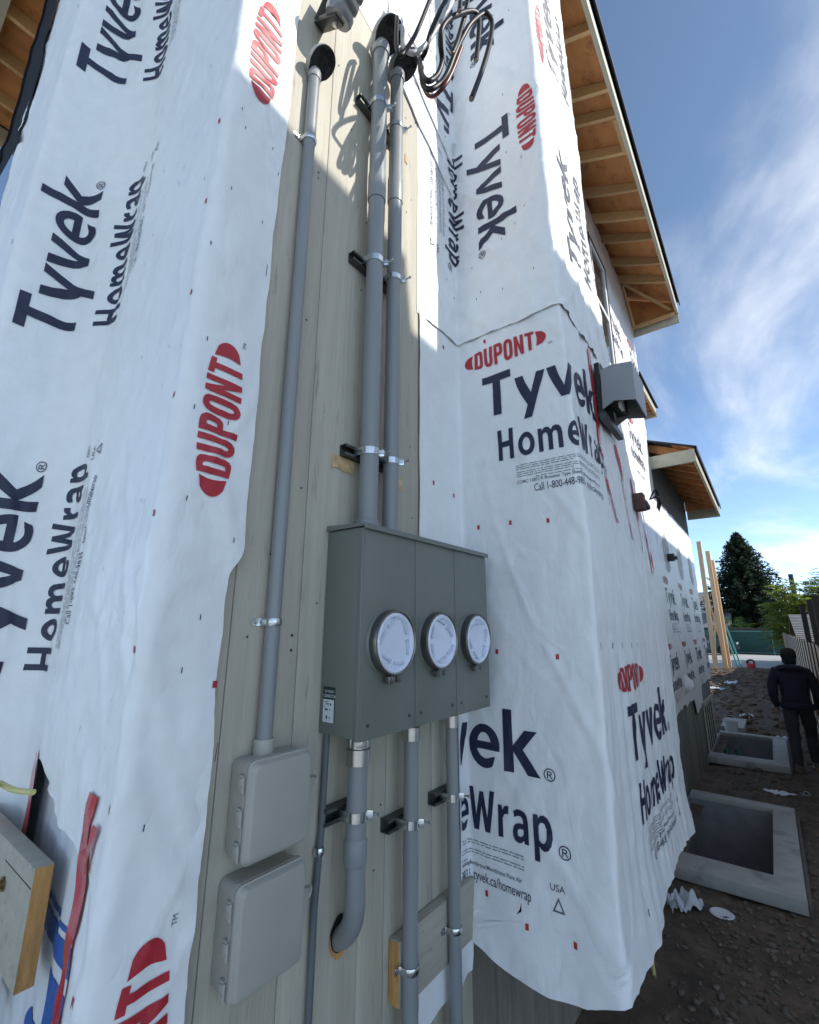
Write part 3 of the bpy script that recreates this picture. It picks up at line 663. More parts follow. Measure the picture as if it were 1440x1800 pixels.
# red flashing tape
def tape_strip(sheet, pts, w, label, lift=.0055, name='red_tape'):
    mb = MB(); n = len(pts); rnd = random.Random(len(label))
    for i, (t, z) in enumerate(pts):
        j = rnd.uniform(-.0025, .0025)
        mb.v += [sheet.at(t-w/2+j, z, lift+rnd.uniform(0, .0008)), sheet.at(t, z, lift+.0008+rnd.uniform(0, .001)), sheet.at(t+w/2+j, z+rnd.uniform(-.001, .001), lift+rnd.uniform(0, .0008))]
    for i in range(n-1):
        for k in range(2): mb.f.append((i*3+k, i*3+k+1, i*3+4+k, i*3+3+k)); mb.m.append(0)
    return tag(mb.build(name, 'tape', angle=50), label, 'tape', 'strips of red tape')
def line(a, b, n=14): return [(lerp(a[0], b[0], i/n), lerp(a[1], b[1], i/n)) for i in range(n+1)]
tape_strip(left, line((OX1-.004, 1.63), (OX1+.006, .98), 24), .062, 'long red tape strip down the right side of the taped opening')
tape_strip(left, line((OX1+.06, 1.585), (OX1+.05, 1.50), 5), .03, 'short red tape tag beside the top of the long strip', lift=.008)
tape_strip(left, line((OX0-.004, 1.615), (OX0+.004, 1.36), 10), .085, 'short red tape strip above the end of the grey timber')
tape_strip(left, line((OX0-.05, 1.22), (OX0-.20, 1.02), 8), .08, 'red tape strip at the bottom left corner under the timber')
# timber
th = thing('timber', 'grey painted timber with a raw sawn end fixed at the lower left', 'timber', (-1.6, .48, 1.3))
mb = MB(); mb.box((-2.6, .462, 1.175), (-1.492, .502, 1.425), bev=.002); mb.build('beam', 'board_rough', th)
mb = MB(); mb.box((-1.4918, .463, 1.176), (-1.4905, .501, 1.424)); mb.build('sawn_end', 'rawwood', th, smooth=False)
mb = MB(); mb.box((-1.72, .4612, 1.382), (-1.494, .4622, 1.384), M=None); mb.build('crack', 'hole_black', th, smooth=False)
mb = MB(); mb.lathe([(.017, 0), (.017, .006), (.011, .006), (.011, .03), (.008, .032), (.008, .045)], 12, Matrix.Translation((-1.70, .462, 1.335)) @ Matrix.Rotation(R(90), 4, 'X')); mb.build('bolt', 'brass', th)
mb = MB(); P = catmull([(-2.0, .40, 1.66), (-1.86, .41, 1.63), (-1.80, .42, 1.585), (-1.84, .43, 1.545), (-1.93, .43, 1.55), (-1.86, .45, 1.545), (-1.74, .455, 1.55), (-1.63, .47, 1.562)])
mb.tube(P, .0075, 8); tag(mb.build('yellow_cable', 'yellow_cable'), 'pale yellow cable lying above the grey timber', 'cable')
# black membrane along the front corner
mb = MB(); n = 40; rnd = random.Random(4)
for i in range(n+1):
    z = 4.5+i*(7.15-4.5)/n; p = left.at(F3-.55+rnd.uniform(-.012, .012)+.02*math.sin(z*9), z, .012); q = left.at(F3-1.02, z, .016)
    mb.v += [p, q, (q[0], q[1]-.012, q[2])]
for i in range(n):
    for k in range(2): mb.f.append((i*3+k, i*3+k+1, i*3+4+k, i*3+3+k)); mb.m.append(0)
tag(mb.build('black_membrane', 'black_membrane'), 'torn black membrane edging the wrapped corner at the top left', 'membrane')

# bump-out: upper sheet, print turned on its side
def d_up(t, z):
    d = .008*fbm(t*2.2, z*1.0, 1.1)+.003*fbm(t*8, z*3, 2.2)+creases(t, z, 4.4, .0045)
    if t > .3: d += creases(t*1.3, z*1.3, 7.7, .006)*sstep(4.6, 3.6, z)+.008*fbm(t*3, z*3.5, 5)*sstep(4.3, 3.5, z)
    d = max(d*(.35 if t < .72 else 1), -.004 if t < A1 else -.010)+.004
    return lerp(-.0042, d, sstep(.0, .09, t-up_e0(z))) if t < A1 else d
A1 = .84
def up_e0(z): return .486+.005*fbm(0, z*2, 9) if z < 4.66 else max(-.0, .486-(z-4.66)*3.2)
upw = Sheet([(3.3, [(-1.101, 1.0), (-1.101, 1.835), (-.548, 1.835), (-.548, 2.72), (-1.10, 2.74)]), (4.4, [(-1.102, 1.0), (-1.102, 1.84), (-.57, 1.84), (-.57, 2.60), (-1.10, 2.62)]), (6.9, [(-1.102, 1.0), (-1.102, 1.84), (-.575, 1.84), (-.575, 2.53), (-1.10, 2.55)])], d_up)
A1, B1, C1 = upw.L[1], upw.L[2], upw.L[3]
th = thing('house_wrap_sheet', 'upper wrap on the bump-out with its name printed sideways', 'house wrap', (-.8, 1.84, 4), 'sheets of white house wrap')
upw.mesh('sheet', th, 0, C1+.3, lambda t: 3.435+.012*fbm(t*3, 0, 2), lambda t: 6.9, .016, e0=up_e0)
for z0 in (4.76, 6.14): upw.label(th, A1+.155, z0, -1, .5, C1)
upw.label(th, B1+.475, 5.24, 1, B1-.05, C1); upw.label(th, B1+.475, 3.86, 1, B1+.25, C1, inside=(3.6, 6))
upw.label(th, .62, 5.2, -1, .1, A1, inside=(4.75, 6))
upw.marks(th, [(A1+.1+random.random()*.4, random.uniform(3.6, 5.6)) for _ in range(14)]+[(.55+random.random()*.25, random.uniform(3.6, 4.6)) for _ in range(8)], 'navy_ink', .003, .014, 'staple')
# lap lines: a loose edge over the planks
for (za, zb, nm) in ((5.02, 4.62, 0), (4.80, 4.36, 1)):
    mb = MB()
    for i in range(31):
        t = lerp(.22, .80, i/30); z = lerp(za, zb, i/30)+.01*fbm(t*9, nm)
        mb.v += [upw.at(t, z, .001), upw.at(t, z-.004, .010), upw.at(t, z+.22, .0014)]
    for i in range(30):
        mb.f += [(i*3, i*3+3, i*3+4, i*3+1), (i*3+1, i*3+4, i*3+5, i*3+2)]; mb.m += [0, 0]
    mb.build('lap_edge', 'wrap', th, angle=70)

# bump-out: lower sheet, two rows of print
def yend(z):
    P = [(.8, 3.36), (1.3, 3.30), (1.9, 3.36), (2.13, 3.27), (2.7, 3.02), (3.3, 2.78), (3.6, 2.70)]
    for a, b in zip(P, P[1:]):
        if z <= b[0]: return lerp(a[1], b[1], max(0, (z-a[0])/(b[0]-a[0])))
    return P[-1][1]
def d_low(t, z):
    d = .006*fbm(t*2, z*.9, 6.1)+.0025*fbm(t*9, z*3, 3)+creases(t, z, 9.1, .003)
    q = t-LB
    if q > 0.02:                                          # vertical pleats on the long side
        w = sstep(.02, .25, q)
        d += w*(.0085*noise.noise(Vector((q*17+.6*math.sin(z*1.2), z*.8, 2)))+.006*noise.noise(Vector((q*38, z*1.6, 7)))*sstep(1.2, 2.2, z))
        d += .016*sstep(1.5, 1.0, z)*noise.noise(Vector((q*4, z*2, 4)))
    h = sstep(1.15, .75, z); d += h*(.022*noise.noise(Vector((t*4.2, z*1.5, 5)))+.02+.012*noise.noise(Vector((t*9, z*5, 8))))
    if t < LA-.02: d = d*.35+.005*noise.noise(Vector((t*14, z*1.1, 1)))*sstep(1.9, 1.5, z)
    return max(d, -.003 if t < LA else -.008)
low = Sheet([(.7, [(-1.088, 1.46), (-1.088, 1.81), (-.520, 1.79), (-.522, 3.40)]), (1.3, [(-1.100, 1.5), (-1.100, 1.84), (-.522, 1.825), (-.525, 3.40)]), (2.4, [(-1.102, 1.5), (-1.102, 1.843), (-.521, 1.845), (-.525, 3.40)]), (3.45, [(-1.102, 1.5), (-1.102, 1.84), (-.552, 1.838), (-.55, 3.40)])], d_low, rnd=.016)
low.L = [0, .34, .34+.575, .34+.575+1.56]; low.len = low.L[-1]; LA, LB = low.L[1], low.L[2]
th = thing('house_wrap_sheet', 'lower wrap draped round the bump-out with a loose wavy hem', 'house wrap', (-.8, 1.84, 1), 'sheets of white house wrap')
def low_e0(z): return .272*sstep(2.02, 1.9, z)*sstep(.87, .97, z)+.005*fbm(0, z*3, 2)
def hem(t):
    P = [(0, .70), (.12, .735), (.26, .72), (.325, .75), (.34, .845), (.40, .825), (.50, .795), (.65, .782), (.78, .800), (.89, .845), (.93, .862), (1.05, .865), (1.25, .87), (1.5, .91), (1.9, .92), (2.2, .905), (2.5, .86)]
    for a, b in zip(P, P[1:]):
        if t <= b[0]: return lerp(a[1], b[1], (t-a[0])/(b[0]-a[0]))
    return .86
low.mesh('sheet', th, 0, LB+1.5, hem, lambda t: 3.475, .0145, e0=low_e0, e1=lambda z: LB+yend(z)-1.84+.006*fbm(z*6, 0, 3))
low.label(th, LA+.145, 2.98, 0, 0, LB+.98); low.label(th, LB+.33, 1.46, 0, 0, LB+1.5); low.label(th, -.137, 1.44, 0, .28, LB+.2)
low.marks(th, [(LA+x, 2.44+.01*math.sin(x*9)) for x in (.09, .25, .42)]+[(LA+.16, 1.895), (LA+.42, 1.885), (LA+.08, 1.0), (LA+.25, .955), (LA+.42, .955), (LA+.17, 3.40), (.1, 2.62), (.27, 2.6), (.2, 3.36)])
low.marks(th, [(LB+.05+k*.15, 1.93-.004*k) for k in range(6)]+[(LB+.55, 1.07), (LB+.7, 1.1), (LB+.3, .98)], 'navy_ink', .005, .022, 'staple')
# tapes, vent and box on the long side of the bump-out
tape_strip(low, line((LB+.385, 3.40), (LB+.375, 2.86), 16), .045, 'wide red tape strip left of the vent hood')
tape_strip(low, line((LB+.375, 2.84), (LB+.52, 2.50), 12), .028, 'red tape strip running down below the left side of the vent hood')
tape_strip(low, line((LB+.72, 2.98), (LB+.83, 2.46), 14), .03, 'thin red tape strip hanging under the vent hood')
tape_strip(low, line((LB+1.02, 2.86), (LB+1.05, 2.42), 12), .035, 'red tape strip hanging left under the electrical box')
tape_strip(low, line((LB+1.20, 2.72), (LB+1.26, 2.32), 12), .045, 'red tape strip hanging right under the electrical box')
hd = thing('vent_hood', 'grey metal vent hood on the wrapped bump-out wall', 'vent hood', (-.53, 2.4, 3.1))
x0 = -.520; ya, yb = 2.245, 2.505
mb = MB(); mb.box((x0-.012, ya+.01, 3.03), (x0+.012, yb+.04, 3.33)); mb.build('back_flange', 'black_plastic', hd, smooth=False)
mb = MB(); mb.box((x0, ya-.03, 3.00), (x0+.030, yb+.06, 3.03)); mb.build('lower_flange', 'dark_steel', hd, smooth=False)
prof = [(x0+.02, 3.275), (x0+.073, 3.287), (x0+.167, 3.272), (x0+.167, 3.066), (x0+.069, 3.09), (x0+.012, 3.06)]
for (p, q) in ((ya, ya+.005), (yb-.005, yb)):
    mb = MB(); mb.prism(prof, lambda a, b, t: (a, t, b), p, q); mb.build('hood_side', 'hood_grey', hd, smooth=False)
for i in range(3):
    a, b = prof[i], prof[i+1]; n_ = Vector((b[1]-a[1], -(b[0]-a[0]))).normalized()*.005; mb = MB()
    mb.prism([a, b, (b[0]+n_.x, b[1]+n_.y), (a[0]+n_.x, a[1]+n_.y)], lambda p, q, t: (p, t, q), ya+.005, yb-.005); mb.build('hood_panel', 'hood_grey', hd, smooth=False)
mb = MB(); mb.box((x0+.03, ya+.02, 3.10), (x0+.08, yb-.02, 3.26)); mb.build('damper', 'black_plastic', hd, smooth=False)
mb = MB(); mb.box((x0+.075, ya+.06, 3.075), (x0+.09, ya+.12, 3.15)); mb.build('grille', 'vinyl', hd, smooth=False)
eb = thing('electrical_box', 'small electrical box with loose wires on the wrapped wall', 'electrical box', (-.53, 2.9, 2.7))
mb = MB(); mb.box((-.528, 2.83, 2.66), (-.475, 2.90, 2.76), bev=.004); mb.build('box', 'brown_box', eb)
mb = MB(); mb.lathe([(.03, 0), (.036, .012), (.036, .03), (.02, .036)], 14, Matrix.Translation((-.50, 2.93, 2.70)) @ Matrix.Rotation(R(70), 4, 'Y')); mb.build('cover', 'dark_steel', eb)
for k in range(5):
    rnd = random.Random(k); mb = MB(); p0 = Vector((-.46, 2.95, 2.74))
    mb.tube(catmull([p0, p0+Vector((.03, .03+.02*k, .05*rnd.uniform(.4, 1.5))), p0+Vector((.03, .08+.03*k, .02)), p0+Vector((.02, .09+.03*k, -.05*rnd.random()))]), .0035, 6); mb.build('loose_wire', 'cable_black', eb)

# wrap on the main wall and the wing beyond
def d_far(t, z): return .008*fbm(t*1.3, z*1.0, 5)+.003*fbm(t*6, z*3, 3)+creases(t*.8, z*.8, 2.9, .005)
far = Sheet([(0, [(-1.098, 2.6), (-1.098, 11.45)])], d_far)
th = thing('house_wrap_sheet', 'sunlit white wrap round the upstairs window below the tall eave', 'house wrap', (-1.1, 5, 5), 'sheets of white house wrap')
far.mesh('sheet', th, 0, 4.86, lambda t: 4.3 if t > 4.6 else 2.9, lambda t: 7.33, .035, keep=lambda t, z: not (2.3 < t < 3.05 and 4.99 < z < 6.65))
for k in range(4): far.label(th, .15+k*1.38, 5.9, 0, 3.1, 4.84, None, .05, ('navy_ink', 'red_ink'))
far.label(th, 3.5, 4.4, 0, 3.1, 4.84, None, .05, ('navy_ink', 'red_ink'))
th = thing('house_wrap_sheet', 'distant wrap on the wing wall marked by big oval footprints', 'house wrap', (-1.1, 9, 2), 'sheets of white house wrap')
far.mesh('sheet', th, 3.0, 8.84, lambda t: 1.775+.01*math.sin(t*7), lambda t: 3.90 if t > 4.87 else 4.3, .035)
for k in range(4): far.label(th, 4.76+k*1.38, 2.33, 0, 3.2, 8.8, None, .05)
for k in range(3): far.decal('oval_print', th, [fill([ring(5.28+k*1.38, 3.10, .27, .30)])], 'footprint', lambda u, v: (u, v), 3, 8.8, None, .06)
far2 = Sheet([(0, [(-1.088, 2.6), (-1.088, 11.47)])], d_far)
th = thing('house_wrap_sheet', 'ragged lowest wrap on the wing wall above the grey siding boards', 'house wrap', (-1.1, 9, 1), 'sheets of white house wrap')
def ragged(t): return .93+.05*fbm(t*2.3, 0, 2)+.03*fbm(t*9, 0, 4)+(.10*sstep(6.6, 7.2, t)-.22*sstep(6.0, 6.2, t)*(1-sstep(7.0, 7.2, t)))
far2.mesh('sheet', th, 3.0, 8.86, ragged, lambda t: 1.80+.01*math.sin(t*6), .03)
for k in range(4): far2.label(th, 4.2+k*1.38, 1.44, 0, 3.2, 8.82, (1.05, 1.79), .05)
mb = MB()
for i in range(8):
    for k in range(3): mb.v.append((-1.06+.05*k*math.sin(i*.5)+.02, 7.55+.05*k+.02*math.sin(i), 1.42-.04*i-.03*k))
for i in range(7):
    for k in range(2): mb.f.append((i*3+k, i*3+k+1, i*3+4+k, i*3+3+k)); mb.m.append(0)
mb.build('torn_flap', 'wrap', th)
lb = thing('wall_lamp_box', 'small black lamp box on the distant wrapped wing wall', 'lamp box', (-1.1, 7.93, 3.03))
mb = MB(); mb.box((-1.09, 7.88, 2.98), (-1.0, 7.98, 3.09), bev=.008); mb.build('housing', 'black_plastic', lb)
mb = MB(); mb.lathe([(.03, 0), (.035, .03), (.02, .04)], 12, Matrix.Translation((-1.0, 7.93, 3.03)) @ Matrix.Rotation(R(100), 4, 'Y')); mb.build('lens', 'glass', lb)
# ------------------------------------------------------------------ meter cabinet
XF = -.9425
mc = thing('meter_cabinet', 'grey-green three-gang meter cabinet with blanked round sockets', 'meter cabinet', (-1.03, 1.38, 1.69))
Y0, Y1, Z0, Z1 = 1.0, 1.767, 1.690, 2.300
mb = MB(); mb.box((XP+.002, Y0, Z0), (XF-.020, Y1, Z1-.004), bev=.003); mb.build('cabinet_body', 'cabinet', mc)
mb = MB(); mb.box((XF-.022, Y0-.002, Z0-.004), (XF-.004, Y0+.018, Z1-.006), bev=.003); mb.build('corner_trim', 'cabinet_edge', mc)
mb = MB(); mb.prism([(XP+.002, Z1+.016), (XF+.010, Z1+.006), (XF+.010, Z1-.010), (XF+.004, Z1-.010), (XF+.004, Z1-.002), (XP+.002, Z1-.002)], lambda a, b, t: (a, t, b), Y0-.007, Y1+.007); mb.build('rain_cap', 'cabinet_edge', mc, smooth=False)
ds = [(Y0+.004, 1.2575), (1.2605, 1.5105), (1.5135, Y1)]
RZ = 1.950
for (a, b), yc in zip(ds, (1.118, 1.372, 1.628)):
    mb = MB(); mb.box((XF-.019, a, Z0-.004), (XF, b, Z1-.004), bev=.0022); d = mb.build('door_panel', 'cabinet', mc)
    for ys in (a+.03, b-.03):
        mb = MB(); mb.lathe([(.0055, 0), (.005, .0025), (.0022, .0028), (.0018, .0012)], 10, Matrix.Translation((XF, ys, Z0+.035)) @ Matrix.Rotation(R(90), 4, 'Y')); mb.build('screw', 'dark_steel', d)
    X = lambda h: Matrix.Translation((XF+h, yc, RZ)) @ Matrix.Rotation(R(90), 4, 'Y')
    mb = MB(); mb.lathe([(.100, 0), (.099, .004), (.0955, .008), (.0955, .014)], 56, X(0)); mb.build('socket_hub', 'cabinet', d)
    mb = MB(); mb.lathe([(.0925, .008), (.0975, .010), (.0985, .018), (.0985, .032), (.0965, .037), (.0925, .038), (.0895, .036), (.0895, .010)], 56, X(0), closed=True); rg = mb.build('sealing_ring', 'ring_steel', mc)
    mb = MB(); mb.lathe([(.0893, .012), (.0893, .034), (.084, .0375), (.078, .0365), (.074, .031), (.071, .027), (.0, .0255)], 56, X(0)); cv = mb.build('blank_cover', 'meter_cover', rg)
    for k in range(6):
        an = k*1.05+yc*3; mb = MB(); M = X(.0265) @ Matrix.Rotation(an, 4, 'Z') @ Matrix.Translation((.062, 0, 0)) @ Matrix.Rotation(R(20*(-1)**k), 4, 'Z')
        mb.box((-.0035, -.020, 0), (.0035, .020, .008), M=M, bev=.0015); mb.box((-.006, .020, 0), (.005, .027, .008), M=M, bev=.0015); mb.build('moulded_rib', 'meter_inner', rg)
    mb = MB(); Mc = Matrix.Translation((XF+.026, yc, RZ-.105))
    mb.box((-.011, -.032, -.012), (.010, -.004, .010), M=Mc, bev=.002); mb.box((-.009, .004, -.010), (.009, .028, .010), M=Mc, bev=.002)
    mb.tube([Mc @ Vector((0, -.036, -.001)), Mc @ Vector((0, .032, -.001))], .003, 8); mb.tube([Mc @ Vector((.011, -.02, -.004)), Mc @ Vector((.011, -.02, .006))], .002, 6)
    mb.build('ring_latch', 'ring_steel', rg)
# inspection sticker on the side
st = MB(); st.box((-1.092, Y0-.0015, 1.722), (-1.042, Y0-.0005, 1.822)); sk = st.build('sticker', 'sticker_green', mc, smooth=False)
st = MB(); st.box((-1.090, Y0-.0021, 1.724), (-1.044, Y0-.0016, 1.787)); st.build('sticker_form', 'sticker_white', sk, smooth=False)
def flat_text(parent, txt, x, z, size, m, y, bold=.012, xs=1.0):
    v, f = font_text(txt, 0, 0, size, bold)[0]; mb = MB(); mb.v = [(x+a*xs, y, z+b) for a, b in v]; mb.f = [tuple(q) for q in f]; mb.m = [0]*len(f)
    return mb.build('lettering', m, parent, smooth=False)
flat_text(sk, 'OK FOR BCH', -1.0855, 1.806, .0105, 'sticker_white', Y0-.0017, .004, .66)
flat_text(sk, 'CONNECTION', -1.0890, 1.793, .0115, 'sticker_white', Y0-.0017, .012, .66)
mb = MB()
for (a, b, z, h) in ((-1.087, -1.066, 1.780, .0016), (-1.078, -1.062, 1.7715, .0012), (-1.079, -1.066, 1.7745, .0022), (-1.060, -1.055, 1.7715, .006), (-1.087, -1.080, 1.7655, .0016), (-1.081, -1.069, 1.757, .0045), (-1.062, -1.059, 1.757, .005), (-1.066, -1.056, 1.7365, .0018)):
    mb.box((a, Y0-.0026, z), (b, Y0-.0022, z+h))
mb.prism([(-1.073, 1.744), (-1.0695, 1.740), (-1.071, 1.735), (-1.073, 1.730), (-1.075, 1.735), (-1.0765, 1.740)], lambda a, b, t: (a, t, b), Y0-.0026, Y0-.0022)
mb.build('handwriting', 'sticker_green', sk, smooth=False)

# ------------------------------------------------------------------ conduits
def pipe(mb, x, y, z0, z1, r, n=28): mb.tube([(x, y, z0), (x, y, z1)], r, n); return mb
def weatherhead(parent, x, y, z, r, k, open_holes, yaw=0.0, seed=1):
    """cap on a mast: collar, hood that leans out from the wall, dark plate with holes underneath"""
    M = Matrix.Translation((x, y, z)) @ Matrix.Rotation(yaw, 4, 'Z')
    mb = MB(); mb.lathe([(r*1.13, -.035*k), (r*1.16, -.03*k), (r*1.16, .012*k), (r*1.05, .02*k)], 28, M); mb.build('collar', 'head_grey', parent)
    # hood: plate outline (teardrop) in the plane u (outwards, tilted up) / v (along wall)
    L0, Wd = .150*k, .054*k; tilt = R(32)
    n = 28; out = []
    for i in range(n):
        a = 2*math.pi*i/n; c, s_ = math.cos(a), math.sin(a)
        u = L0*.5*(1+c)-.03*k; w = Wd*s_*(1.0+.18*c)*(1 if c > -.4 else .92)
        out.append((u, w))
    U = Vector((math.cos(tilt), 0, math.sin(tilt))); N = Vector((-math.sin(tilt), 0, math.cos(tilt)))
    P = lambda u, w, h: M @ (U*u + Vector((0, w, 0)) + N*h)
    mb = MB(); rows = [(1.0, 0.0), (1.05, .012*k), (1.03, .028*k), (.9, .046*k), (.68, .060*k), (.35, .069*k)]
    cu = L0*.42-.03*k; vs = []
    for sc, h in rows:
        for u, w in out: vs.append(P(cu+(u-cu)*sc-h*.25, w*sc, h))
    fs = [(i*n+j, i*n+(j+1) % n, (i+1)*n+(j+1) % n, (i+1)*n+j) for i in range(len(rows)-1) for j in range(n)]
    fs.append(tuple(range((len(rows)-1)*n, len(rows)*n))); mb.add(vs, fs); hood = mb.build('hood', 'head_grey', parent)
    mb = MB(); vs = [P(cu+(u-cu)*.985, w*.985, .004*k) for u, w in out]+[P(cu+(u-cu)*.97, w*.97, -.003*k) for u, w in out]
    fs = [(j, (j+1) % n, n+(j+1) % n, n+j) for j in range(n)]+[tuple(range(n, 2*n))]; mb.add(vs, fs); mb.build('wire_plate', 'black_plastic', parent)
    for i, (u, w, rr) in enumerate(((.100, .0, .013), (.085, .026, .012), (.085, -.026, .012), (.060, .012, .008), (.056, -.018, .0105), (.036, .020, .009), (.03, -.008, .008))):
        c = P(u*k, w*k, -.0035*k); mb = MB(); Mh = Matrix.Translation(c) @ (M.to_3x3() @ Matrix((U, Vector((0, 1, 0)), N)).transposed()).to_4x4()
        if i < open_holes: mb.lathe([(rr*k, -.0008), (0, -.0006)], 14, Mh); mb.lathe([(rr*k*1.15, .0), (rr*k*1.15, -.002), (rr*k, -.002), (rr*k, 0)], 14, Mh, closed=True); mb.build('wire_hole', 'hole_black', parent)
        else: mb.lathe([(rr*k, -.0026), (rr*k*.86, -.0026), (rr*k*.86, 0), (rr*k, 0)], 14, Mh, closed=True); mb.build('knockout', 'black_plastic', parent)
    return hood
R2, R3, R1 = .0335, .030, .0205
C2, C3, C1_ = (-1.04, 1.116), (-1.04, 1.235), (-1.084, .794)
m1 = thing('service_mast', 'slim grey conduit left of the others, rising from the enclosure to a weatherhead', 'conduit', (*C1_, 1.69), 'service masts')
mb = MB(); pipe(mb, *C1_, 1.70, 3.70, R1); mb.tube([(*C1_, 3.69), (*C1_, 3.715), (*C1_, 4.04)], [R1, R1*1.07, R1*1.07], 28); mb.build('pipe', 'pvc', m1)
weatherhead(m1, *C1_, 4.055, R1*1.07, .86, 3, R(6))
m2 = thing('service_mast', 'thick left conduit rising from the meter cabinet to a weatherhead', 'conduit', (*C2, 2.3), 'service masts')
mb = MB(); pipe(mb, *C2, 2.30, 3.72, R2); mb.build('pipe', 'pvc', m2)
mb = MB(); mb.tube([(*C2, 3.705), (*C2, 3.712), (*C2, 3.83), (*C2, 3.86), (*C2, 4.58)], [R2*1.10, R2*1.13, R2*1.13, R2*1.03, R2*1.02], 28); mb.build('coupling', 'pvc', m2)
mb = MB(); mb.lathe([(R2*1.22, 2.30), (R2*1.22, 2.345), (R2*1.05, 2.35)], 28, Matrix.Translation((*C2, 0))); mb.build('hub', 'pvc', m2)
weatherhead(m2, *C2, 4.575, R2*1.05, 1.12, 3, R(-4))
m3 = thing('service_mast', 'right-hand conduit rising from the meter cabinet to a lower weatherhead with cables', 'conduit', (*C3, 2.3), 'service masts')
mb = MB(); pipe(mb, *C3, 2.30, 3.82, R3); mb.build('pipe', 'pvc', m3)
mb = MB(); mb.tube([(*C3, 3.80), (*C3, 3.807), (*C3, 3.92), (*C3, 3.95), (*C3, 4.56)], [R3*1.11, R3*1.14, R3*1.14, R3*1.03, R3*1.02], 28); mb.build('coupling', 'pvc', m3)
mb = MB(); mb.lathe([(R3*1.2, 2.30), (R3*1.2, 2.325), (R3*1.05, 2.33)], 28, Matrix.Translation((*C3, 0))); mb.build('hub', 'pvc', m3)
weatherhead(m3, *C3, 4.56, R3*1.05, 1.05, 4, R(4))

def strut(y0, y1, z, name='strut_channel', label='', x0=None, dep=.030, h=.040, seed=0, group='strut channels'):
    x0 = XP+.001 if x0 is None else x0; mb = MB(); t = .0028
    prof = [(0, -h/2), (dep, -h/2), (dep, -h/2+.010), (dep-t, -h/2+.010), (dep-t, -h/2+t), (t, -h/2+t), (t, h/2-t), (dep-t, h/2-t), (dep-t, h/2-.010), (dep, h/2-.010), (dep, h/2), (0, h/2)]
    n = len(prof); vs = [(x0+a, y0, z+b) for a, b in prof]+[(x0+a, y1, z+b) for a, b in prof]
    tr = geometry.tessellate_polygon([[Vector((a, b, 0)) for a, b in prof]])
    fs = [(i, (i+1) % n, n+(i+1) % n, n+i) for i in range(n)]+[tuple(t_) for t_ in tr]+[tuple(q+n for q in t_) for t_ in tr]
    mb.add(vs, fs); return tag(mb.build(name, 'dark_steel', smooth=False), label, 'strut', group)
def clamp(x, y, z, r, label, group='pipe clamps', bolt=True, w=.026):
    t = thing('pipe_clamp', label, 'clamp', (x, y, z), group)
    mb = MB(); mb.lathe([(r*1.01, -w/2), (r*1.01+.0025, -w/2), (r*1.01+.0025, w/2), (r*1.01, w/2)], 32, Matrix.Translation((x, y, z)), closed=True)
    # legs running back to the strut
    mb.box((XP+.028, y-r-.0028, z-w/2), (x, y-r-.0004, z+w/2)); mb.box((XP+.028, y+r+.0004, z-w/2), (x, y+r+.0028, z+w/2))
    mb.build('band', 'galv', t)
    if bolt:
        mb = MB(); c = Vector((x+r*.62, y+r*.84, z)); d = Vector((.85, .5, 0)).normalized()
        Mx = Matrix.Translation(c) @ d.to_track_quat('Z', 'Y').to_matrix().to_4x4()
        mb.box((-.002, -w*.55, -.006), (.0015, w*.55, .022), M=Mx @ Matrix.Rotation(R(90), 4, 'Z'), bev=.001)
        mb.box((-.010, -w*.5, -.004), (-.0075, w*.5, .020), M=Mx, bev=.001)
        mb.build('ear', 'galv', t)
        mb = MB(); c2 = c+d*.010; q = Vector((.92, .1, .16)).normalized(); s_ = c2-q*.01
        mb.tube([s_, s_+q*.042], .0030, 8); mb.tube([s_+q*.040, s_+q*.046], .0062, 6); mb.build('bolt', 'steel', t)
    return t
for z, nm in ((4.23, 'top'), (3.405, 'middle'), (2.595, 'bottom')):
    strut(1.035, 1.30, z, label=f'{nm} strut channel behind the two thick conduits above the cabinet')
    clamp(*C2, z, R2*(1.03 if z > 3.8 else 1), f'{nm} clamp on the thick left conduit above the cabinet')
    clamp(*C3, z, R3*(1.03 if z > 3.9 else 1), f'{nm} clamp on the right-hand conduit above the cabinet', w=.023)
def strap(x, y, z, r, label, side=-1, group='pipe straps', foot=.03, back=.002):
    t = thing('pipe_strap', label, 'strap', (x, y, z), group); mb = MB(); n = 16; a0 = R(-100); w = .010; xb = XP+back
    pts = [(xb, y+side*(r+foot)), (xb+.002, y+side*(r+.006)), (xb+.006, y+side*(r+.003))]
    pts += [(x+(r+.002)*math.sin(math.pi*i/n), y+side*(r+.002)*math.cos(math.pi*i/n)) for i in range(n+1)]
    pts += [(xb+.004, y-side*(r+.003))]
    vs = []
    for (a, b) in pts: vs += [(a, b, z-w), (a+.0, b, z-w*.4), (a, b, z+w*.4), (a, b, z+w)]
    # a little proud in the middle of the band
    for i in range(len(pts)):
        for k in (1, 2):
            px, py, pz = vs[i*4+k]; dx, dy = px-x, py-y; l = math.hypot(dx, dy) or 1; vs[i*4+k] = (px+dx/l*.002, py+dy/l*.002, pz)
    fs = [(i*4+k, i*4+k+1, i*4+k+5, i*4+k+4) for i in range(len(pts)-1) for k in range(3)]
    mb.add(vs, fs); mb.build('band', 'galv', t)
    mb = MB(); mb.lathe([(.0055, 0), (.005, .003), (.002, .0035)], 10, Matrix.Translation((xb+.001, y+side*(r+foot*.62), z)) @ Matrix.Rotation(R(90), 4, 'Y')); mb.build('screw', 'steel', t)
    return t
strap(*C1_, 3.725, R1*1.08, 'upper strap on the slim left conduit'); strap(*C1_, 2.008, R1, 'lower strap on the slim left conduit')

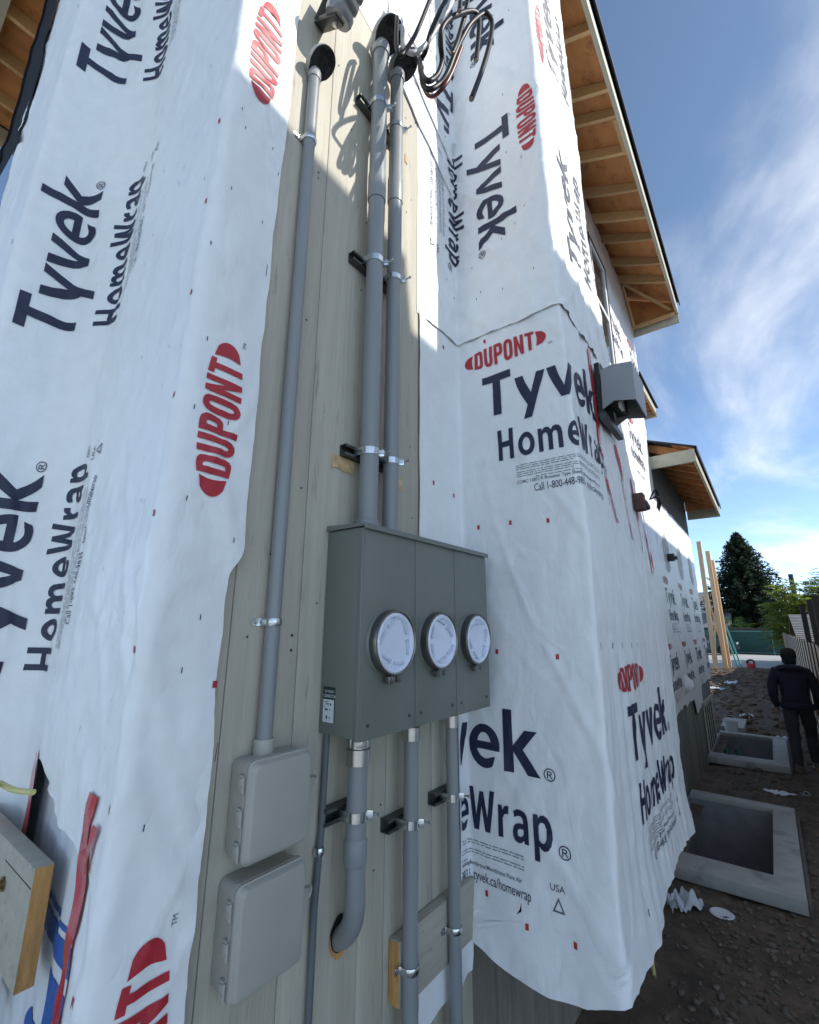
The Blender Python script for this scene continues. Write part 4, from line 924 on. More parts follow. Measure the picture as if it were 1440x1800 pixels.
# pipes below the cabinet
D1, D2, D3 = (-1.028, 1.090), (-1.04, 1.366), (-1.045, 1.634)
t = thing('feeder_pipe', 'fat conduit under the cabinet that bends into a sawn hole', 'conduit', (*D1, 1.1), 'conduits below the cabinet')
r = .0295; H = Vector((-1.13, 1.118, 1.135))
mb = MB(); mb.tube([(*D1, 1.66), (*D1, 1.405)], r, 28); mb.build('pipe', 'pvc', t)
mb = MB(); mb.lathe([(r*1.02, 1.412), (r*1.15, 1.405), (r*1.15, 1.352), (r*1.05, 1.344)], 28, Matrix.Translation((*D1, 0))); mb.build('bell', 'pvc', t)
mb = MB(); mb.tube(catmull([(*D1, 1.36), (-1.028, 1.092, 1.30), (-1.030, 1.097, 1.245), (-1.045, 1.105, 1.195), (-1.075, 1.112, 1.155), (-1.12, 1.12, 1.125), (-1.17, 1.127, 1.105)], 6), r, 28); mb.build('elbow', 'pvc', t)
mb = MB(); mb.lathe([(r*1.5, 1.690), (r*1.5, 1.682), (r*1.2, 1.681), (r*1.12, 1.679), (r*1.12, 1.648), (r*1.22, 1.645), (r*1.22, 1.602), (r*1.05, 1.600)], 28, Matrix.Translation((*D1, 0))); mb.build('connector', 'steel', t)
mb = MB()
for k in range(6):
    a = k*math.pi/3+.3; mb.box((r*1.08, -.010, -.013), (r*1.2, .010, .013), M=Matrix.Translation((*D1, 1.664)) @ Matrix.Rotation(a, 4, 'Z'), bev=.002)
mb.build('connector_nut', 'steel', t)
P = [(1.118+.040*math.cos(a)*(1+.05*math.sin(5*a)), 1.142+.052*math.sin(a)*(1+.06*math.cos(4*a))-.006) for a in [2*math.pi*i/26 for i in range(26)]]
mb = MB(); mb.prism(P, lambda a, b, q: (XP+q, a, b), .0018, .0026); mb.build('sawn_hole', 'rawwood', house, smooth=False)
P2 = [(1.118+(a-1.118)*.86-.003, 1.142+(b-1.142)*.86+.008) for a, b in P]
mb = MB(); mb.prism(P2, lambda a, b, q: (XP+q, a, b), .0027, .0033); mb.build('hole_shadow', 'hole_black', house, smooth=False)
for (xy, r, lab, zb_) in ((D2, .0250, 'middle straight conduit below the cabinet', .3), (D3, .0232, 'right-hand slim conduit below the cabinet next to the wrap', .3)):
    t = thing('feeder_pipe', lab, 'conduit', (*xy, .3), 'conduits below the cabinet')
    mb = MB(); mb.tube([(*xy, zb_), (*xy, 1.66)], r, 26); mb.build('pipe', 'pvc', t)
    mb = MB(); mb.lathe([(r*1.45, 1.690), (r*1.45, 1.683), (r*1.05, 1.681), (r*1.05, 1.664), (r*1.22, 1.660), (r*1.22, 1.618), (r*1.05, 1.616)], 26, Matrix.Translation((*xy, 0))); mb.build('connector', 'steel', t)
t = thing('ground_conduit', 'thin dark conduit running down between the enclosures and the cabinet', 'conduit', (-1.094, 1.015, .3))
mb = MB(); mb.tube([(-1.094, 1.022, 1.70), (-1.094, 1.018, 1.45), (-1.094, 1.004, 1.25), (-1.094, 1.0, .3)], .0098, 16); mb.build('pipe', 'pvc_dark', t)
mb = MB(); mb.lathe([(.014, 1.702), (.014, 1.690), (.010, 1.688)], 14, Matrix.Translation((-1.094, 1.022, 0))); mb.build('fitting', 'steel', t)
strap(-1.094, 1.013, 1.385, .0105, 'small steel strap on the thin dark conduit', 1, foot=.016)
for (xy, r, z, nm) in ((D1, .0295, 1.468, 'fat bending conduit'), (D2, .025, 1.365, 'middle conduit'), (D3, .0232, 1.374, 'slim right-hand conduit')):
    strut(xy[1]-.075, xy[1]+.055, z, label=f'short strut channel behind the {nm} below the cabinet', h=.042, dep=.034)
    clamp(*xy, z, r, f'shiny clamp on the {nm} below the cabinet', w=.026)
# cross board, block and straps at the bottom
mb = MB(); mb.box((XP+.002, 1.405, .845), (XP+.040, 1.835, 1.040), bev=.003); tag(mb.build('cross_board', 'board_rough'), 'rough grey board fixed across behind the lower conduits', 'board')
t = thing('wood_block', 'wooden block with raw sawn side behind the middle lower conduit', 'block', (-1.08, 1.32, .85))
mb = MB(); mb.box((XP+.002, 1.3412, .865), (XP+.045, 1.40, 1.035), bev=.002); mb.build('block', 'board_rough', t)
mb = MB(); mb.box((XP+.004, 1.3390, .868), (XP+.043, 1.3408, 1.032)); mb.build('sawn_side', 'rawwood', t, smooth=False)
strap(*D2, .968, .0255, 'steel strap at the foot of the middle lower conduit', -1, foot=.022, back=.046); strap(*D3, .955, .0238, 'steel strap on the cross board round the slim lower conduit', -1, foot=.03, back=.041)

# ------------------------------------------------------------------ grey enclosures
def rounded(y0, y1, z0, z1, r, n=6):
    P = []
    for (cy_, cz, a0) in ((y1-r, z1-r, 0), (y0+r, z1-r, 90), (y0+r, z0+r, 180), (y1-r, z0+r, 270)):
        P += [(cy_+r*math.cos(R(a0+90*i/n)), cz+r*math.sin(R(a0+90*i/n))) for i in range(n+1)]
    return P
def loft(mb, layers):
    n = len(layers[0][1]); o = len(mb.v); 
    vs = [(x, a, b) for x, P in layers for a, b in P]
    fs = [(i*n+j, i*n+(j+1) % n, (i+1)*n+(j+1) % n, (i+1)*n+j) for i in range(len(layers)-1) for j in range(n)]
    fs += [tuple(range((len(layers)-1)*n, len(layers)*n)), tuple(reversed(range(n)))]
    mb.add(vs, fs)
def enclosure(y0, y1, z0, z1, label, hub=False):
    t = thing('utility_enclosure', label, 'enclosure', (XP, (y0+y1)/2, z0), 'grey plastic enclosures')
    xb, xl, xf = XP+.002, XP+.064, XP+.096; ins = .006
    mb = MB(); loft(mb, [(xb, rounded(y0+ins, y1-ins, z0+ins, z1-ins, .016)), (xl-.004, rounded(y0+.003, y1-.003, z0+.003, z1-.003, .017)), (xl, rounded(y0, y1, z0, z1, .018)), (xl+.007, rounded(y0, y1, z0, z1, .018))]); mb.build('box_body', 'enclosure', t, angle=30)
    mb = MB(); q = lambda d, r_: rounded(y0+d, y1-d, z0+d, z1-d, r_)
    loft(mb, [(xl+.0085, q(.001, .018)), (xl+.015, q(.0005, .018)), (xl+.0165, q(.004, .016)), (xf-.007, q(.007, .015)), (xf-.002, q(.0105, .014)), (xf, q(.0155, .012))]); mb.build('lid', 'enclosure', t, angle=32)
    for k in range(3):
        zc = lerp(z1-.05, z0+.03, k/2); yy = y0
        mb = MB(); mb.box((xl-.012, yy-.007, zc-.014), (xl+.004, yy, zc+.014), bev=.002); mb.box((xl-.016, yy-.005, zc+.014), (xl+.002, yy+.003, zc+.019), bev=.0015)
        mb.tube([(xl+.005, yy-.004, zc-.017), (xl+.005, yy-.004, zc+.017)], .0032, 8); mb.box((xl+.0, yy-.0078, zc-.009), (xl+.003, yy-.0072, zc-.001)); mb.build('hinge', 'enclosure', t)
    zc = lerp(z0, z1, .60); mb = MB()
    P = [(xl+.014+.017*math.cos(a)*1.0, y1+.001+.020*max(0, math.sin(a))) for a in [math.pi*i/12 for i in range(13)]]
    mb.tube([(p[0], p[1], zc+.012*math.sin(i*.26)) for i, p in enumerate(P)], .0035, 8); mb.box((xl+.0, y1-.001, zc-.032), (xl+.008, y1+.007, zc-.012), bev=.002)
    mb.build('hasp', 'enclosure', t)
    mb = MB(); mb.tube([(xl+.004, y1+.005, zc-.024), (xl+.009, y1+.005, zc-.024)], .003, 8); mb.build('hasp_hole', 'hole_black', t)
    if hub:
        mb = MB(); mb.lathe([(R1*1.28, z1-.012), (R1*1.28, z1+.030), (R1*1.24, z1+.032), (R1*1.03, z1+.032)], 26, Matrix.Translation((*C1_, 0))); mb.build('hub', 'enclosure', t)
enclosure(.716, .905, 1.462, 1.683, 'upper grey plastic enclosure with a conduit entering its top', True)
enclosure(.710, .906, 1.205, 1.430, 'lower grey plastic enclosure directly below the other one')

# ------------------------------------------------------------------ insulator and service cables
t = thing('insulator', 'grey spool insulator on a bracket beside the slim conduit', 'insulator', (-1.08, .80, 4.2))
SPM = Matrix.Translation((-.955, .815, 4.335)) @ Matrix.Rotation(R(38), 4, 'Y')
mb = MB(); mb.lathe([(p*1.25, q*1.15) for p, q in [(.012, -.055), (.040, -.055), (.044, -.045), (.044, -.030), (.030, -.022), (.030, -.012), (.043, -.004), (.043, .010), (.030, .018), (.030, .026), (.044, .034), (.044, .050), (.038, .056), (.012, .056)]], 30, SPM); mb.build('spool', 'porcelain', t)
mb = MB(); mb.box((-.15, -.024, -.072), (.02, .024, -.066), M=SPM, bev=.002); mb.box((-.15, -.024, .066), (.02, .024, .072), M=SPM, bev=.002); mb.box((-.156, -.024, -.072), (-.15, .024, .072), M=SPM, bev=.002); mb.box((-.12, -.0245, -.066), (-.05, .0245, -.05), M=SPM, bev=.004); mb.build('bracket', 'dark_steel', t)
mb = MB(); mb.tube([SPM @ Vector((0, 0, -.085)), SPM @ Vector((0, 0, .085))], .006, 10); mb.lathe([(.011, 0), (.011, .008), (.004, .01)], 6, SPM @ Matrix.Translation((0, 0, -.080)) @ Matrix.Rotation(R(180), 4, 'X')); mb.build('bolt', 'steel', t)
WIRES = {
 'w1': ([(-.930,1.095,4.60),(-.900,1.062,4.545),(-.880,1.037,4.336),(-.860,1.040,4.257),(-.840,1.074,4.344),(-.820,1.107,4.462),(-.800,1.174,4.732),(-.780,1.314,5.269)], 'cable_black', .0098, 'thin black cable rising from the left weatherhead out of the picture'),
 'w2': ([(-.950,1.129,4.64),(-.930,1.13,4.62),(-.920,1.126,4.580),(-.900,1.111,4.450),(-.870,1.133,4.405),(-.840,1.184,4.488),(-.810,1.232,4.629),(-.800,1.271,4.747),(-.780,1.301,4.833),(-.770,1.328,4.934),(-.750,1.466,5.446)], 'cable_white', .0118, 'pale grey cable curving up from the left weatherhead'),
 'w3': ([(-.93,1.215,4.60),(-.900,1.206,4.515),(-.880,1.201,4.453),(-.860,1.182,4.343),(-.840,1.205,4.303),(-.820,1.247,4.370),(-.800,1.259,4.450),(-.780,1.221,4.475),(-.760,1.196,4.513),(-.740,1.232,4.613),(-.720,1.311,4.743),(-.700,1.386,4.843),(-.690,1.423,4.840),(-.690,1.408,4.685),(-.690,1.375,4.502)], 'cable_black', .0112, 'black cable loop with the shorter hanging cut end'),
 'w4': ([(-.94,1.24,4.61),(-.910,1.228,4.548),(-.890,1.223,4.467),(-.870,1.208,4.319),(-.850,1.232,4.295),(-.820,1.269,4.347),(-.790,1.289,4.413),(-.760,1.308,4.527),(-.740,1.340,4.643),(-.710,1.372,4.749),(-.680,1.436,4.874),(-.660,1.456,4.882),(-.650,1.481,4.840),(-.650,1.435,4.632),(-.660,1.366,4.391),(-.670,1.279,4.134)], 'cable_black', .0112, 'black cable loop with the longest hanging cut end'),
 'w5': ([(-.720,1.479,5.428),(-.720,1.379,4.973),(-.720,1.363,4.870),(-.740,1.349,4.750),(-.750,1.309,4.582),(-.760,1.288,4.503)], 'cable_black', .0112, 'black cable coming down and ending in front of the loops'),
 'w6': ([(-.740,1.295,5.063),(-.760,1.244,4.793),(-.780,1.216,4.681),(-.800,1.199,4.599),(-.820,1.191,4.536),(-.850,1.198,4.472),(-.900,1.216,4.50),(-.94,1.23,4.60)], 'cable_black', .0112, 'black cable rising steeply from the right weatherhead'),
 'w7': ([(-.700,1.327,5.146),(-.700,1.269,4.761),(-.700,1.254,4.655)], 'cable_black', .0105, 'short black cable end hanging from above the picture'),
 'w8': ([(-.720,1.328,5.132),(-.750,1.262,4.790),(-.760,1.227,4.683),(-.770,1.208,4.594)], 'cable_white', .0105, 'short pale cable end hanging from above the picture'),
 'w9': ([(-.935,1.25,4.60),(-.905,1.245,4.50),(-.88,1.235,4.33),(-.85,1.25,4.275),(-.815,1.285,4.335),(-.78,1.31,4.43),(-.745,1.345,4.60)], 'cable_red', .0085, 'dark red cable running beside the lower black loop'),
}
for k, (P, m, r, lab) in WIRES.items():
    if k in ('w3', 'w4', 'w9', 'w5', 'w7'):              # these loops swing out towards the yard
        o_ = Vector((0, 0, 2)); P = [o_+(Vector(p)-o_)*(1 if (i < 2 and k in ('w3', 'w4', 'w9')) else lerp(1, .90, min(1, (i-1)/3)) if k in ('w3', 'w4', 'w9') else .90) for i, p in enumerate(P)]
    mb = MB(); C = catmull(P, 6); mb.tube(C, r*.93, 10)
    w_ = mb.build('service_cable', m); tag(w_, lab, 'cable', 'service cables')
    if k in ('w3', 'w4', 'w5', 'w7'):
        d = (C[-1]-C[-2]).normalized(); mb = MB(); mb.tube([C[-1], C[-1]+d*.006], r*.75, 10); mb.build('cut_end', 'copper', w_)
# ------------------------------------------------------------------ window wells
for i, (x0, x1, y0, y1) in enumerate(WELLS):
    t = thing('window_well', 'near open concrete window well along the wall' if i == 0 else 'farther concrete window well below the basement window', 'window well', ((x0+x1)/2, (y0+y1)/2, 0), 'concrete window wells')
    a, b = .19, .33 if i == 0 else .17; ix0, ix1, iy0, iy1 = x0+.05, x1-.20, y0+.33, y1-.17
    mb = MB()
    mb.box((x0, y0, -.10), (x1, iy0, .0), bev=.006); mb.box((x0, iy1, -.06), (x1, y1, .0), bev=.006); mb.box((ix1, iy0+.002, -.06), (x1-.001, iy1-.002, -.001), bev=.006)
    mb.build('rim', 'concrete', t)
    mb = MB(); mb.box((x1+.001, y0, -.16), (x1+.030, y1, -.03), bev=.003); mb.build('form_board', 'weathered', t)
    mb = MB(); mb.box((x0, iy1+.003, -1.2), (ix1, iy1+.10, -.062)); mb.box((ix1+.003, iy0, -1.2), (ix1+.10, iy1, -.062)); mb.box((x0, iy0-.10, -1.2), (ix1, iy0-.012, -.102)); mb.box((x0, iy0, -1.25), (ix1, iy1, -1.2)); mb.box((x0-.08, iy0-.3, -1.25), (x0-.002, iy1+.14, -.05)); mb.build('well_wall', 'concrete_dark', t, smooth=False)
# things near the wells
mb = MB(); mb.tube(catmull([(-.95, 9.9, -.5), (-.90, 9.75, -.02), (-.86, 9.66, .06), (-.82, 9.60, -.02), (-.80, 9.7, -.6), (-.86, 9.9, -.8)]), .012, 8); mb.tube(catmull([(-.75, 10.2, -.6), (-.74, 9.8, .0), (-.70, 9.62, .06), (-.66, 9.8, -.3), (-.66, 10.1, -.7)]), .012, 8)
tag(mb.build('hose', 'hose_teal'), 'green hose hanging into the farther window well', 'hose')
t = thing('bucket', 'pale bucket with a handle behind the farther window well', 'bucket', (-.95, 12.0, -.1))
mb = MB(); mb.lathe([(.10, -.10), (.125, .14), (.132, .14), (.132, .16), (.122, .16), (.098, -.08), (0, -.08)], 20, Matrix.Translation((-.92, 12.0, -.0))); mb.build('pail', 'house_white', t)
mb = MB(); mb.tube([(-.92+.13*math.cos(a), 12.0-.02, .15+.10*math.sin(a)) for a in [math.pi*i/12 for i in range(13)]], .004, 6); mb.build('handle', 'vinyl', t)
mb = MB(); mb.box((-1.12, 12.2, -.12), (-.72, 13.4, .0)); tag(mb.build('concrete_slab', 'concrete', smooth=False), 'small concrete slab behind the farther window well', 'slab')
def crumple(name, cx_, cy_, w, h, seed, label, lift=.03, n=12):
    mb = MB(); rnd = random.Random(seed); an = rnd.random()*3; hh = [[0]*(n+1) for _ in range(n+1)]
    for j in range(n+1):
        for i in range(n+1):
            u, v = (i/n-.5), (j/n-.5); k = 1+.22*noise.noise(Vector((u*3, v*3, seed))); a = u*w*k; b = v*h*k
            x = cx_+a*math.cos(an)-b*math.sin(an); y = cy_+a*math.sin(an)+b*math.cos(an)
            mb.v.append((x, y, hgt(x, y)+.012+lift*abs(noise.noise(Vector((u*4, v*4, seed*3))))*2))
    for j in range(n):
        for i in range(n): mb.f.append((j*(n+1)+i, j*(n+1)+i+1, (j+1)*(n+1)+i+1, (j+1)*(n+1)+i)); mb.m.append(0)
    return tag(mb.build(name, 'paper', angle=40), label, 'scrap', 'scraps of wrap and paper')
crumple('wrap_scrap', -.85, 4.62, .26, .17, 3, 'crumpled white wrap scrap lying against the near window well', .07, 26)
mb = MB(); mb.lathe([(.082, 0), (.074, .005), (.062, .002), (0, .003)], 24, Matrix.Translation((-.60, 4.68, hgt(-.60, 4.68)+.014)) @ Matrix.Rotation(R(4), 4, 'X') @ Matrix.Scale(.85, 4, (0, 1, 0))); tag(mb.build('paper_disc', 'paper'), 'small round white lid on the dirt', 'scrap', 'scraps of wrap and paper')
crumple('paper_scrap', -.20, 8.25, .30, .20, 8, 'flat white paper sheet on the dirt between the two wells', .012)
for (x, y, w, h, sd, lab) in ((-1.45, 21.5, .7, .35, 61, 'white litter scrap on the churned earth below the leaning lumber'), (-1.75, 19.0, .5, .3, 62, 'white litter scrap on the earth close to the wing corner'), (-.75, 14.2, .35, .2, 63, 'pale litter scrap in the middle of the earth strip'), (-.15, 11.9, .4, .2, 64, 'pale litter scrap beside the walking person')):
    crumple('litter_scrap', x, y, w, h, sd, lab, .06, 6)
mb = MB(); mb.tube([(-.885, 3.68, -.12), (-.92, 3.72, .45)], .011, 8); tag(mb.build('yellow_stake', 'yellow_cable'), 'thin yellow stake behind the wrap hem', 'stake')
mb = MB(); rnd = random.Random(9); P = [(-.15+.1*math.sin(i*.5)+rnd.uniform(-.01, .01), 7.9+i*.028, hgt(-.15, 8)+.02) for i in range(14)]
mb.tube(catmull([(.02, 8.3, -.09), (.06, 8.42, -.07), (.10, 8.35, -.085), (.05, 8.28, -.08), (.0, 8.36, -.085)]), .005, 6); tag(mb.build('wire_offcut', 'cable_white'), 'small coil of pale wire on the dirt right of the paper', 'wire')

# ------------------------------------------------------------------ person walking away
def skin_person():
    J = {}; E = []
    def v(n, p, r, par=None): J[n] = (Vector(p), r if isinstance(r, tuple) else (r, r)); (E.append((par, n)) if par else None)
    v('pelvis', (0, 0, .93), (.185, .14)); v('waist', (0, .01, 1.06), (.190, .145), 'pelvis'); v('chest', (0, .02, 1.25), (.205, .155), 'waist'); v('upper', (0, .03, 1.40), (.195, .13), 'chest')
    v('neck', (0, .05, 1.49), (.062, .062), 'upper'); v('skull0', (.005, .07, 1.575), (.072, .078), 'neck'); v('skull1', (.008, .075, 1.66), (.078, .088), 'skull0'); v('crown', (.008, .07, 1.72), (.05, .06), 'skull1')
    for s, sg in (('l', -1), ('r', 1)):
        fo = .12*sg
        v('sh'+s, (.195*sg, .02, 1.40), .088, 'upper'); v('ua'+s, (.255*sg, .01, 1.25), .084, 'sh'+s); v('el'+s, (.275*sg, .01+.03*sg, 1.09), .074, 'ua'+s); v('fa'+s, (.270*sg, .06+.05*sg, .97), .062, 'el'+s); v('wr'+s, (.252*sg, .10+.07*sg, .86), .036, 'fa'+s)
        v('pa'+s, (.248*sg, .12+.07*sg, .80), .032, 'wr'+s)
        for k in range(4):
            v(f'f{k}a'+s, (.248*sg, .085+.07*sg+.022*k, .755), .0105, 'pa'+s); v(f'f{k}b'+s, (.240*sg, .095+.07*sg+.022*k, .72-.004*(k in (1, 2))), .0095, f'f{k}a'+s)
        v('tha'+s, (.235*sg, .175+.07*sg, .79), .0115, 'pa'+s); v('thb'+s, (.232*sg, .195+.07*sg, .755), .010, 'tha'+s)
        v('hip'+s, (.098*sg, 0, .86), .112, 'pelvis'); v('th'+s, (.108*sg, fo*.5+.02, .66), .102, 'hip'+s); v('kn'+s, (.108*sg, fo+.04, .47), .082, 'th'+s); v('ca'+s, (.108*sg, fo*1.1-.01, .30), .078, 'kn'+s); v('an'+s, (.108*sg, fo*1.25-.03, .12), .066, 'ca'+s)
        v('he'+s, (.102*sg, fo*1.3-.05, .05), .044, 'an'+s); v('to'+s, (.115*sg, fo*1.3+.15, .035), .034, 'he'+s)
    names = list(J); me = bpy.data.meshes.new('person_body'); me.from_pydata([J[n][0] for n in names], [(names.index(a), names.index(b)) for a, b in E], [])
    o = bpy.data.objects.new('body', me); COL.objects.link(o)
    sk = o.modifiers.new('skin', 'SKIN'); sk.use_smooth_shade = True
    for n, d in zip(names, me.skin_vertices[0].data): d.radius = J[n][1]; d.use_root = (n == 'pelvis')
    ss = o.modifiers.new('sub', 'SUBSURF'); ss.levels = 2; ss.render_levels = 2
    dg = bpy.context.evaluated_depsgraph_get(); m2 = bpy.data.meshes.new_from_object(o.evaluated_get(dg))
    bpy.data.objects.remove(o); bpy.data.meshes.remove(me)
    for q in ('hoodie', 'trousers', 'skin', 'shoe', 'cap_black'): m2.materials.append(MATS[q])
    for p in m2.polygons:
        c = p.center; a = abs(c.x)
        if c.z > 1.53: k = 2
        elif c.z > .90 or (a > .2 and c.z > .855): k = 0
        elif a > .2 and c.z > .65: k = 2
        elif c.z < .095: k = 3
        else: k = 1
        p.material_index = k; p.use_smooth = True
    for vtx in m2.vertices:                               # loose cloth
        c = vtx.co
        if .1 < c.z < 1.5: 
            d = .010*noise.noise(Vector((c.x*9, c.y*9, c.z*13)))+.006*noise.noise(Vector((c.x*20, c.y*20, c.z*26)))
            n_ = vtx.normal; vtx.co = c+Vector(n_)*d
    return m2
pe = thing('person', 'person in a dark hooded jacket, dark trousers and black cap walking away', 'person', (.16, 9.75, -.09))
pb = bpy.data.objects.new('body', skin_person()); COL.objects.link(pb); pb.parent = pe
def pchild(mb, name, m):
    o = mb.build(name, m); o.parent = pe; return o
mb = MB(); prof = [(.098, 1.615), (.103, 1.64), (.104, 1.68), (.098, 1.72), (.08, 1.752), (.045, 1.772), (0, 1.778)]
mb.lathe(prof, 24, Matrix.Translation((.006, .075, 0)) @ Matrix.Scale(1.12, 4, (0, 1, 0)))
mb.add([(.006+.08*math.cos(a), .17+.10*math.sin(a)*.9, 1.632-.01*math.sin(a)) for a in [math.pi*i/10 for i in range(11)]], [tuple(range(11))]); pchild(mb, 'cap', 'cap_black')
mb = MB(); mb.lathe([(.085, 1.53), (.092, 1.56), (.094, 1.60), (.088, 1.625)], 20, Matrix.Translation((.004, .062, 0)) @ Matrix.Scale(1.1, 4, (0, 1, 0))); pchild(mb, 'hair', 'cap_black')
mb = MB(); C = [(.145*math.cos(a), -.015+.085*math.sin(a)-.03, 1.455+.035*math.sin(a)*-1) for a in [math.pi+math.pi*i/14 for i in range(15)]]
mb.tube([(-.11, .04, 1.475)]+C[1:-1]+[(.11, .04, 1.475)], [.03]+[.042]*13+[.03], 10); pchild(mb, 'hood', 'hoodie')
mb = MB(); mb.lathe([(.205, .86), (.222, .88), (.222, .935), (.21, .95)], 24, Matrix.Translation((0, .0, 0)) @ Matrix.Scale(.78, 4, (0, 1, 0))); pchild(mb, 'hem_band', 'hoodie')
for sg in (-1, 1):
    fo = .12*sg*1.3; mb = MB(); mb.box((.105*sg-.042, fo-.095, 0.0), (.112*sg+.045, fo+.19, .022), bev=.008); pchild(mb, 'shoe_sole', 'shoe_sole')

# ------------------------------------------------------------------ side fence
fe = thing('board_fence', 'tan board fence with dark posts along the right side', 'fence', (.45, 10, 0))
rnd = random.Random(2)
for k in range(122):
    y = 6.6+k*.2; h = 1.75+.012*math.sin(k*1.7)
    mb = MB(); mb.box((.476, y+.003, -.12), (.496, y+.197, h), bev=.002); mb.build('fence_board', 'fence_board', fe)
for k in range(23):
    y = 6.6+k*.72+.014*k*k; mb = MB(); mb.box((.462, y, -.12), (.475, y+.09, 1.79), bev=.003); mb.build('fence_post', 'fence_dark', fe)
for y in (8.2, 9.3, 11.5): mb = MB(); mb.box((.50, y, -.12), (.58, y+.09, 2.42), bev=.004); mb.build('tall_post', 'fence_dark', fe)
mb = MB(); mb.box((.496, 7, 1.58), (.53, 31.4, 1.66)); mb.build('rail', 'fence_dark', fe, smooth=False)
mb = MB(); mb.box((.496, 7, .25), (.53, 31.4, .33)); mb.build('rail', 'fence_dark', fe, smooth=False)
# shed behind the fence
sh = thing('shed', 'low shed with a grey shingle roof behind the board fence', 'shed', (3, 23, 0))
mb = MB(); mb.box((.95, 20.3, -.1), (6, 27.5, 1.62)); mb.build('wall', 'weathered', sh, smooth=False)
mb = MB(); mb.prism([(19.9, 1.56), (24, 2.50), (28, 1.56), (28, 1.50), (24, 2.43), (19.9, 1.50)], lambda a, b, t: (t, a, b), .66, 6.3); rf = mb.build('roof', 'roof_grey', sh, smooth=False)
U = Vector((0, 4.1, .94)).normalized(); NR = Vector((0, -U.z, U.y)); LX = Vector((5.66, 0, 0))
for k in range(16):
    mb = MB(); p = Vector((.65, 19.88, 1.562))+U*(k*.262); q = p+U*.275; a_ = p+NR*.028; b_ = q+NR*.006
    mb.add([a_, a_+LX, b_+LX, b_, p-NR*.004, p-NR*.004+LX], [(0, 1, 2, 3), (0, 4, 5, 1)]); mb.build('shingle_course', 'roof_grey', rf, smooth=False)

# ------------------------------------------------------------------ lumber leaning at the wing corner
def plank_post(a, b, w, d, label):
    a, b = Vector(a), Vector(b); t = (b-a).normalized(); u = Vector((1, 0, 0)); u = (u-t*u.dot(t)).normalized(); w_ = t.cross(u)
    mb = MB(); vs = []
    for p in (a, b):
        for su, sw in ((-1, -1), (1, -1), (1, 1), (-1, 1)): vs.append(p+u*su*w/2+w_*sw*d/2)
    mb.add(vs, [(0, 1, 2, 3), (7, 6, 5, 4), (0, 4, 5, 1), (1, 5, 6, 2), (2, 6, 7, 3), (3, 7, 4, 0)]); return tag(mb.build('lumber_post', 'post_lumber', smooth=False), label, 'lumber', 'long lumber leaning by the wing corner')
plank_post((-2.32, 27.0, -.1), (-2.31, 27.7, 6.32), .19, .20, 'tallest leaning lumber post, nearest the house corner')
plank_post((-1.93, 27.2, .0), (-2.0, 27.8, 5.8), .19, .20, 'middle leaning lumber post')
plank_post((-1.80, 27.6, .0), (-1.86, 28.0, 5.35), .15, .20, 'shortest leaning lumber post on the right')
plank_post((-1.85, 27.0, .1), (-2.30, 27.6, 3.9), .07, .07, 'thin diagonal batten across the leaning lumber')
plank_post((-2.30, 26.9, .6), (-2.0, 27.5, 3.2), .06, .06, 'second thin batten between the lumber posts')
t = thing('scaffold_frame', 'bare wooden scaffold brackets beside the leaning lumber', 'scaffold', (-4, 30, 0))
for k, z in enumerate((3.0, 3.35, 5.0, 5.7)):
    mb = MB(); mb.box((-4.6, 30, z), (-3.3, 30.1, z+.07)); mb.build('crosspiece', 'post_lumber', t, smooth=False)
mb = MB(); mb.box((-4.42, 30.0, 0), (-4.34, 30.08, 6.0)); mb.build('upright', 'post_lumber', t, smooth=False)
for i, (x, y) in enumerate(((-1.55, 28.6), (-1.42, 28.9))):
    mb = MB(); mb.tube([(x+.05, y, -.1), (x-.35, y, 2.0)], .035, 8); tag(mb.build('fence_pole', 'teal_pole'), ('left' if i == 0 else 'right')+' of the two teal poles beside the lumber', 'pole', 'teal poles')
# petrol can
pc = thing('fuel_can', 'red fuel can with a black top on the dirt by the street', 'fuel can', (-1.0, 28.2, 0))
mb = MB(); mb.box((-1.16, 28.0, .05), (-.80, 28.3, .34), bev=.05); mb.build('can_body', 'can_red', pc)
mb = MB(); mb.tube(catmull([(-1.10, 28.15, .32), (-1.07, 28.15, .46), (-.97, 28.15, .49), (-.87, 28.15, .46), (-.84, 28.15, .32)]), .04, 8); mb.build('handle', 'black_plastic', pc)
mb = MB(); mb.lathe([(.05, .33), (.05, .42), (.04, .45)], 12, Matrix.Translation((-1.12, 28.15, 0))); mb.build('filler_cap', 'black_plastic', pc)

# ------------------------------------------------------------------ parked car across the street
car = thing('parked_car', 'dark green estate car parked across the street', 'car', (-3.7, 43.0, 0))
side = [(-2.3, .42), (-2.3, .95), (-2.2, 1.12), (-1.95, 1.66), (-1.7, 1.74), (.2, 1.74), (.95, 1.18), (2.05, 1.02), (2.28, .85), (2.32, .42), (1.85, .36), (1.75, .6), (1.45, .72), (1.12, .6), (1.02, .36), (-1.0, .36), (-1.1, .6), (-1.42, .72), (-1.72, .6), (-1.84, .36)]
CM = Matrix.Translation((-4.4, 43.0, 0))
mb = MB(); tr = geometry.tessellate_polygon([[Vector((a, b, 0)) for a, b in side]]); n = len(side)
vs = []
for w in (-.86, .86):
    for a, b in side: vs.append(CM @ Vector((a, w*(1-.22*max(0, (b-1.05))/.7), b)))
mb.add(vs, [t_ for t_ in tr]+[tuple(reversed([q+n for q in t_])) for t_ in tr]+[(i, (i+1) % n, n+(i+1) % n, n+i) for i in range(n)]); mb.build('car_body', 'car_paint', car, angle=30)
